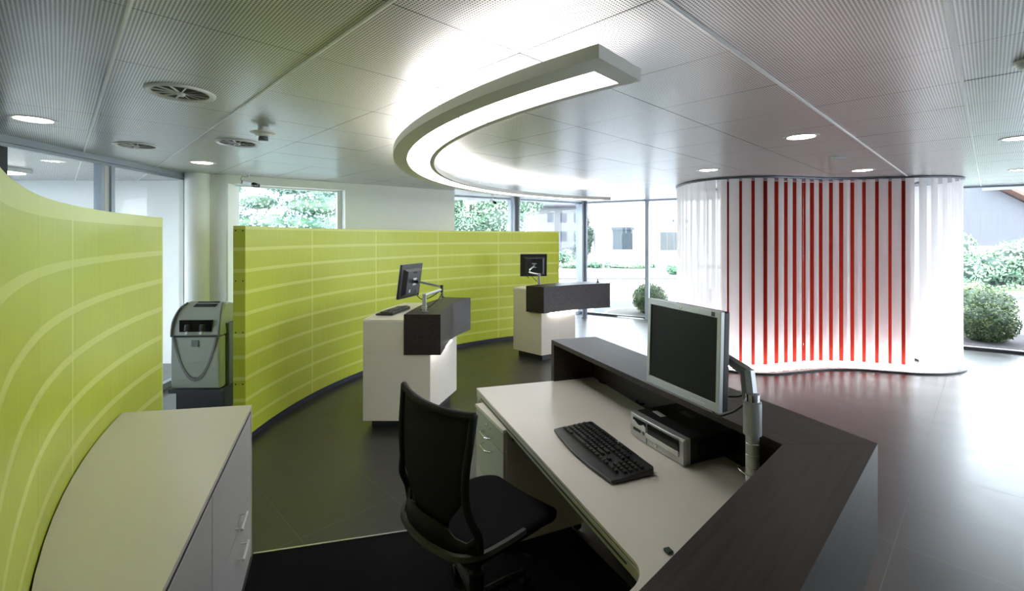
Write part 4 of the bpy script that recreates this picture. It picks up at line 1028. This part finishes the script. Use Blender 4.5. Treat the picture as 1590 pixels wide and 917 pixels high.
# swooping grey band: arch over the hood sides and V down the front
bm = new(); rg = []
N = 28
for i in range(N + 1):
    f = i / N * 2 - 1; x = f * h * .93; z = .31 + .44 * abs(f) ** 2.2; wd = .018 + .028 * (1 - abs(f)) ** 2
    # slope of the curve for the width direction
    dz = .44 * 2.2 * abs(f) ** 1.2 / (h * .93) * (1 if f > 0 else -1); L_ = math.sqrt(1 + dz * dz); nx, nz = -dz / L_, 1 / L_
    rg.append([bm.verts.new((x, -.0175, z)), bm.verts.new((x + nx * wd, -.0175, z + nz * wd)), bm.verts.new((x + nx * wd, -.008, z + nz * wd)), bm.verts.new((x, -.008, z))])
for a, b in zip(rg, rg[1:]):
    for k in range(4): bm.faces.new((a[k], a[(k + 1) % 4], b[(k + 1) % 4], b[k]))
bm.faces.new(rg[0][::-1]); bm.faces.new(rg[-1]); obj('front_band', bm, M['midgrey'], cmn)
for s in (-1, 1):
    pts_ = [(s * h * .965, -.012, .75), (s * h * .97, -.006, .82), (s * h * .955, .014, .905), (s * h * .90, .05, .975), (s * h * .83, .095, 1.028), (s * h * .74, .155, 1.062)]
    obj('hood_band', tube(new(), catmull(pts_, 5), .011, 8), M['midgrey'], cmn, smooth=True)
obj('square_logo', box(new(), (.0, -.0165, .685), (.066, .003, .066)), M['midgrey'], cmn)

# ---------------------------------------------------------------- outside
gnd = struct('ground_outside', box(new(), (5, 25, -.06), (120, 80, .08)), M['paving'])
bm = new(); gnd2 = prism(bm, [(1.9, 10.6), (3.3, 9.75), (4.6, 12.2), (2.2, 12.9)], -.019, -.012); struct('paving_outside', bm, M['darkpave'])
pl = [(2.05 + 1.15 * cos(a) + .35, 10.55 + .85 * sin(a) + .4) for a in [2 * pi * k / 32 for k in range(32)]]
pl = [(max(x, 1.75 + (11 - y) * 0), y) for x, y in [(3.05 + .9 * cos(a), 10.55 + .75 * sin(a)) for a in [2 * pi * k / 32 for k in range(32)]]]
struct('gravel_bed', prism(new(), pl, -.012, .005), M['gravel'])
bm = new(); kk = [Vector((3.05 + .92 * cos(2 * pi * k / 40), 10.55 + .77 * sin(2 * pi * k / 40), .0)) for k in range(41)]; tube(bm, kk, .025, 6, caps=False); struct('bed_edging', bm, M['house'])
def outn(s, off):   # point along the long facade, off metres outside it
    d = (E3 - E2).normalized(); nn_ = Vector((-d.y, d.x)); nn_ = nn_ if nn_.y > 0 else -nn_; return E2 + d * s + nn_ * off
struct('planting_bed', prism(new(), [outn(5.2, .12), outn(L3, .12), outn(L3, 1.9), outn(5.2, 1.9)], -.018, .01), M['soil'])
struct('sill_outside', prism(new(), [outn(4.2, .045), outn(L3, .045), outn(L3, .12), outn(4.2, .12)], .0, .035), M['gravel'] if False else M['house'])
struct('lawn_outside', prism(new(), [(9.5, 15.5), (26, 14.5), (30, 20), (9.5, 20)], -.018, .03), M['grass'])
struct('kerb_outside', box(new(), (4, 23.6, .02), (16, .25, .12)), M['house']); struct('kerb_outside', box(new(), (4, 19.2, .0), (16, .2, .06)), M['farhouse']); struct('footway_outside', box(new(), (4, 26.3, .0), (16, 3.2, .05)), M['gravel'])

def leaves(bm, n, fn, size, rnd_, flat=.0):
    for _ in range(n):
        c, nr = fn(rnd_); s = size * rnd_.uniform(.6, 1.3)
        a = (nr + Vector((rnd_.uniform(-1, 1), rnd_.uniform(-1, 1), rnd_.uniform(-1, 1))) * .9).normalized(); u = a.orthogonal().normalized(); v = a.cross(u)
        t_ = rnd_.uniform(0, 6.28); u, v = u * cos(t_) + v * sin(t_), v * cos(t_) - u * sin(t_)
        bm.faces.new([bm.verts.new(c + u * s * x + v * s * y * .6) for x, y in ((-1, 0), (0, -.9), (1, 0), (0, .9))])
    return bm
def blob_fn(blobs, z_min=.02):
    W_ = [b[3] ** 2 for b in blobs]
    def f(r_):
        b = r_.choices(blobs, W_)[0]; d = Vector((r_.gauss(0, 1), r_.gauss(0, 1), r_.gauss(0, 1))).normalized(); q = r_.uniform(.72, 1.04)
        p = Vector((b[0] + d.x * b[3] * q, b[1] + d.y * b[3] * q, max(z_min, b[2] + d.z * b[3] * q * b[4]))); return p, d
    return f
def ball(label, loc, r, seed, flat=.9, group='clipped round box bushes'):
    t = thing('box_bush', label, 'bush', loc, 0, group); rn = random.Random(seed); bm = new()
    leaves(bm, 6500, blob_fn([(0, 0, r * flat * .93, r, flat)]), .022, rn)
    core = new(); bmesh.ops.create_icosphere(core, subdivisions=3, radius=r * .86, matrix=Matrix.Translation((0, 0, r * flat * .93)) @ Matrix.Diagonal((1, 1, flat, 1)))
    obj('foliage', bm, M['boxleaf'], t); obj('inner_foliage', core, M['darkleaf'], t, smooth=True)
    obj('stem', tube(new(), [(0, 0, -.01), (0, 0, r * .3)], .03, 8), M['bark'], t); return t
b_ = at(1012, 488, 0); ball('round clipped box bush behind the mullion, left of the blind', (b_.x + .02, b_.y + .22, 0), .385, 1)
b_ = at(1078, 478, 0); ball('round clipped box bush half hidden by the left end of the blind', (b_.x + .05, b_.y, 0), .37, 2)
b_ = at(1541, 531, 0); ball('nearer of the two clipped box bushes right of the blind', (b_.x, b_.y + .1, 0), .40, 3, .80)
b_ = at(1546, 512, 0); ball('rear of the two clipped box bushes right of the blind', (b_.x, b_.y + .3, 0), .52, 4, .78)
def tree(name, label, loc, blobs, n, size, m, seed, trunk=None, group='trees and shrubs outside', cat='tree', core=True):
    t = thing(name, label, cat, loc, 0, group); rn = random.Random(seed); obj('foliage', leaves(new(), n, blob_fn(blobs), size, rn), m, t)
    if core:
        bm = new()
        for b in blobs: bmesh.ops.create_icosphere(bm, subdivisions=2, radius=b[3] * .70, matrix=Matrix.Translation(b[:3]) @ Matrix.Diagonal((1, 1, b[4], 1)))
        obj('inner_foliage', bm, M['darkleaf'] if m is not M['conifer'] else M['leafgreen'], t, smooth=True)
    if trunk: obj('trunk', tube(new(), [(0, 0, -.02), (0, 0, trunk)], [.16, .09], 10), M['bark'], t)
    return t
rb_ = random.Random(5)
def layered(w_, zs, r_, fl=.35, k=5): return [(rb_.uniform(-w_, w_), rb_.uniform(-.9, .9), z + rb_.uniform(-.1, .1), r_ * rb_.uniform(.7, 1.15), fl) for z in zs for _ in range(k)]
tree('conifer_tree', 'pale layered conifer filling the left half of the back wall window', (-6.6, 12.4, 0), layered(1.9, [.7, 1.2, 1.7, 2.2, 2.7, 3.2, 3.7], .95), 26000, .042, M['conifer'], 21, 1.0)
tree('conifer_tree', 'pale layered conifer filling the right half of the back wall window', (-5.6, 15.6, 0), layered(1.7, [.7, 1.2, 1.7, 2.2, 2.7, 3.2, 3.7], .95), 26000, .045, M['conifer'], 22, 1.0)
tree('broadleaf_tree', 'light green tree seen past the right end of the white back wall', (-1.6, 18.5, 0), [(rb_.uniform(-2.2, 2.2), rb_.uniform(-1, 1), rb_.uniform(1.6, 4.6), rb_.uniform(.7, 1.1), .85) for _ in range(16)], 26000, .055, M['leafgreen'], 23, 3)
tree('broadleaf_tree', 'dark leafy tree standing before the far house, right of the corner column', (4.95, 32.2, 0), [(rb_.uniform(-.35, .3), rb_.uniform(-.6, .6), rb_.uniform(.6, 2.9), rb_.uniform(.35, .42), 1) for _ in range(12)], 9000, .06, M['darkleaf'], 24, 2)
tree('shrub', 'low green ground cover along the far kerb by the white building', (5.4, 25.8, 0), [(rb_.uniform(-2.6, 2.6), rb_.uniform(-.5, .5), .15, rb_.uniform(.25, .42), .6) for _ in range(16)], 5000, .07, M['leafgreen'], 25, cat='shrub')
tree('shrub', 'small shrub beyond the road next to the left end of the blind', (7.95, 21.6, 0), [(rb_.uniform(-.5, .4), rb_.uniform(-.2, .2), .2, rb_.uniform(.2, .32), .8) for _ in range(6)], 2500, .05, M['leafgreen'], 26, cat='shrub')
tree('shrub', 'grey-green shrub at the foot of the far house, beside the lime screen end', (2.9, 27.5, 0), [(rb_.uniform(-.9, .9), rb_.uniform(-.3, .3), rb_.uniform(.2, .9), rb_.uniform(.3, .5), .9) for _ in range(8)], 3000, .07, M['leafgreen'], 27, cat='shrub')
tree('shrub', 'large spreading green shrub in the right window below the barn', (13.9, 13.6, 0), [(rb_.uniform(-1.6, 3.0), rb_.uniform(-.6, .6), rb_.uniform(.5, 1.55), rb_.uniform(.45, .7), .8) for _ in range(20)], 14000, .05, M['leafgreen'], 28, cat='shrub')
tree('hedge', 'clipped grey-green hedge in the right window behind the lawn', (17.5, 18.8, 0), [(x * .5, rb_.uniform(-.2, .2), .55, .55, 1) for x in range(-8, 9)], 9000, .06, M['leafgreen'], 29, cat='hedge')

def hwin(par, cx, y, cz, wd, hg, cross=True, blind_=False):
    f = obj('window', box(new(), (cx, y, cz), (wd, .10, hg)), M['houseframe'], par)
    n_ = 2; pw = (wd - .08 * (n_ + 1)) / n_
    for k in range(n_): obj('pane', box(new(), (cx - wd / 2 + .08 + pw / 2 + k * (pw + .08), y - .055, cz), (pw, .02, hg - .16)), M['housewin'], f)
    return f
def zpix(py, Y): return EYE - (py - HZ) * Y / F
def xpix(px, Y): return (px - CX) / F * Y
Yh = 36.
h1 = thing('house', 'far white house with grey roof behind the road, beside the lime screen', 'building', (xpix(880, Yh), Yh, 0)); ox = h1.location.x
hx0, hx1 = xpix(832, Yh) - ox, xpix(938, Yh) - ox; ez = zpix(321, Yh)
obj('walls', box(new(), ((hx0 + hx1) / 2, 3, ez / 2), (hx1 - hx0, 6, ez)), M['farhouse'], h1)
bm = new(); x0, x1 = hx0 - .4, hx1 + .4
v_ = [bm.verts.new(c) for c in ((x0, -.5, ez), (x1, -.5, ez), (x1, 6.5, ez), (x0, 6.5, ez), (x0 + .2, 3, ez + 2.4), (x1 - .2, 3, ez + 2.4), (x0, -.5, ez + .12), (x1, -.5, ez + .12), (x1, 6.5, ez + .12), (x0, 6.5, ez + .12))]
for f_ in ((0, 1, 7, 6), (1, 2, 8, 7), (2, 3, 9, 8), (3, 0, 6, 9), (6, 7, 5, 4), (8, 9, 4, 5), (7, 8, 5), (9, 6, 4), (3, 2, 1, 0)): bm.faces.new([v_[i] for i in f_])
obj('roof', bm, M['roof'], h1)
for px in (854.5, 875, 896, 922):
    for y0, y1 in ((331, 345), (359, 374)): hwin(h1, xpix(px, Yh) - ox, -.0, (zpix(y0, Yh) + zpix(y1, Yh)) / 2, .45, abs(zpix(y1, Yh) - zpix(y0, Yh)))
Yb = 30.
h2 = thing('office_building', 'large plain white building across the road with two wide windows', 'building', (xpix(1000, Yb), Yb, 0)); ox = h2.location.x
obj('walls', box(new(), ((xpix(932, Yb) + xpix(1330, Yb)) / 2 - ox, 2.4, 3.2), (xpix(1330, Yb) - xpix(932, Yb), 4.8, 6.4)), M['house'], h2)
f_ = obj('window', box(new(), (xpix(966.5, Yb) - ox, -.02, (zpix(356, Yb) + zpix(387, Yb)) / 2), (xpix(982, Yb) - xpix(951, Yb), .12, zpix(356, Yb) - zpix(387, Yb))), M['houseframe'], h2)
for a_, b_2 in ((952.5, 958.5), (961, 976), (978, 981.5)): obj('pane', box(new(), (xpix((a_ + b_2) / 2, Yb) - ox, -.085, (zpix(357.5, Yb) + zpix(386, Yb)) / 2), ((b_2 - a_) / F * Yb, .02, zpix(357.5, Yb) - zpix(386, Yb))), M['housewin'], f_)
obj('shutter_box', box(new(), (xpix(966.5, Yb) - ox, -.08, zpix(354.5, Yb)), (1.45, .18, .18)), M['houseframe'], h2)
f_ = obj('window', box(new(), (xpix(1041, Yb) - ox, -.02, zpix(374, Yb)), (1.35, .1, 1.2)), M['farhouse'], h2)
for k in range(3): obj('pane', box(new(), (xpix(1041, Yb) - ox - .44 + .44 * k, -.075, zpix(374, Yb)), (.36, .02, 1.08)), M['palewin'], f_)
for px, w_ in ((1045.5, .10), (1064, .08), (1069, .12)): obj('wall_mark', box(new(), (xpix(px, Yb) - ox, -.02, zpix(342.5, Yb)), (w_, .05, .18)), M['houseframe'], h2)
Ys = 24.
h3 = thing('shed', 'low white flat-roofed shed under the trees, left of the mullion', 'building', (xpix(762, Ys), Ys, 0))
obj('walls', box(new(), (0, 1.5, .85), (1.5, 3, 1.7)), M['farhouse'], h3); obj('roof', box(new(), (0, 1.4, 1.76 + .2), (1.7, 3.2, .1)), M['greyfront'], h3); obj('door', box(new(), (-.2, -.02, .95), (.5, .04, 1.5)), M['houseframe'], h3)
Yr = 26.
h4 = thing('barn', 'weathered grey barn with red tiled roof in the right window', 'building', (xpix(1560, Yr), Yr, 0)); ox = h4.location.x
bx0, bx1, bh = xpix(1440, Yr) - ox, xpix(1590, Yr) - ox + 1.5, zpix(300, Yr)
# gable end towards us, its ridge left of centre
bm = new(); a = [(bx0, 0), (bx1, 0), (bx1, zpix(335, Yr)), (xpix(1528, Yr) - ox, zpix(284, Yr)), (bx0, zpix(300, Yr) )]
f0 = [bm.verts.new((x, 0, z)) for x, z in a]; f1 = [bm.verts.new((x, 9, z)) for x, z in a]; bm.faces.new(f0); bm.faces.new(f1[::-1])
for i in range(5): bm.faces.new((f0[i], f0[(i + 1) % 5], f1[(i + 1) % 5], f1[i]))
obj('walls', bm, M['barn'], h4)
p0 = Vector((xpix(1524, Yr) - ox, -.5, zpix(281, Yr))); p1 = Vector((bx1 + .5, -.5, zpix(341, Yr) + .1)); bm = new(); q = []
for off in (0, .18):
    for p_, y in ((p0, -.5), (p1, -.5), (p1, 9.5), (p0, 9.5)): q.append(bm.verts.new((p_.x, y, p_.z + off)))
for f_ in ((0, 1, 2, 3), (4, 7, 6, 5), (0, 4, 5, 1), (1, 5, 6, 2), (2, 6, 7, 3), (3, 7, 4, 0)): bm.faces.new([q[i] for i in f_])
obj('roof', bm, M['tile'], h4)
obj('stone_base', box(new(), ((bx0 + bx1) / 2, -.05, .6), (bx1 - bx0, .1, 1.2)), M['house'], h4)
# second tiled roof behind the barn
h5 = thing('tiled_house', 'house with a broad red tiled roof behind the barn', 'building', (xpix(1590, 34), 34, 0))
obj('walls', box(new(), (1, 4, 2), (9, 8, 4)), M['house'], h5); bm = new()
v_ = [bm.verts.new(c) for c in ((-4, -.6, 3.9), (6, -.6, 3.9), (6, 8.6, 3.9), (-4, 8.6, 3.9), (-4, 4, 7.2), (6, 4, 7.2))]
for f_ in ((0, 1, 5, 4), (2, 3, 4, 5), (1, 2, 5), (3, 0, 4), (3, 2, 1, 0)): bm.faces.new([v_[i] for i in f_])
obj('roof', bm, M['tile'], h5)
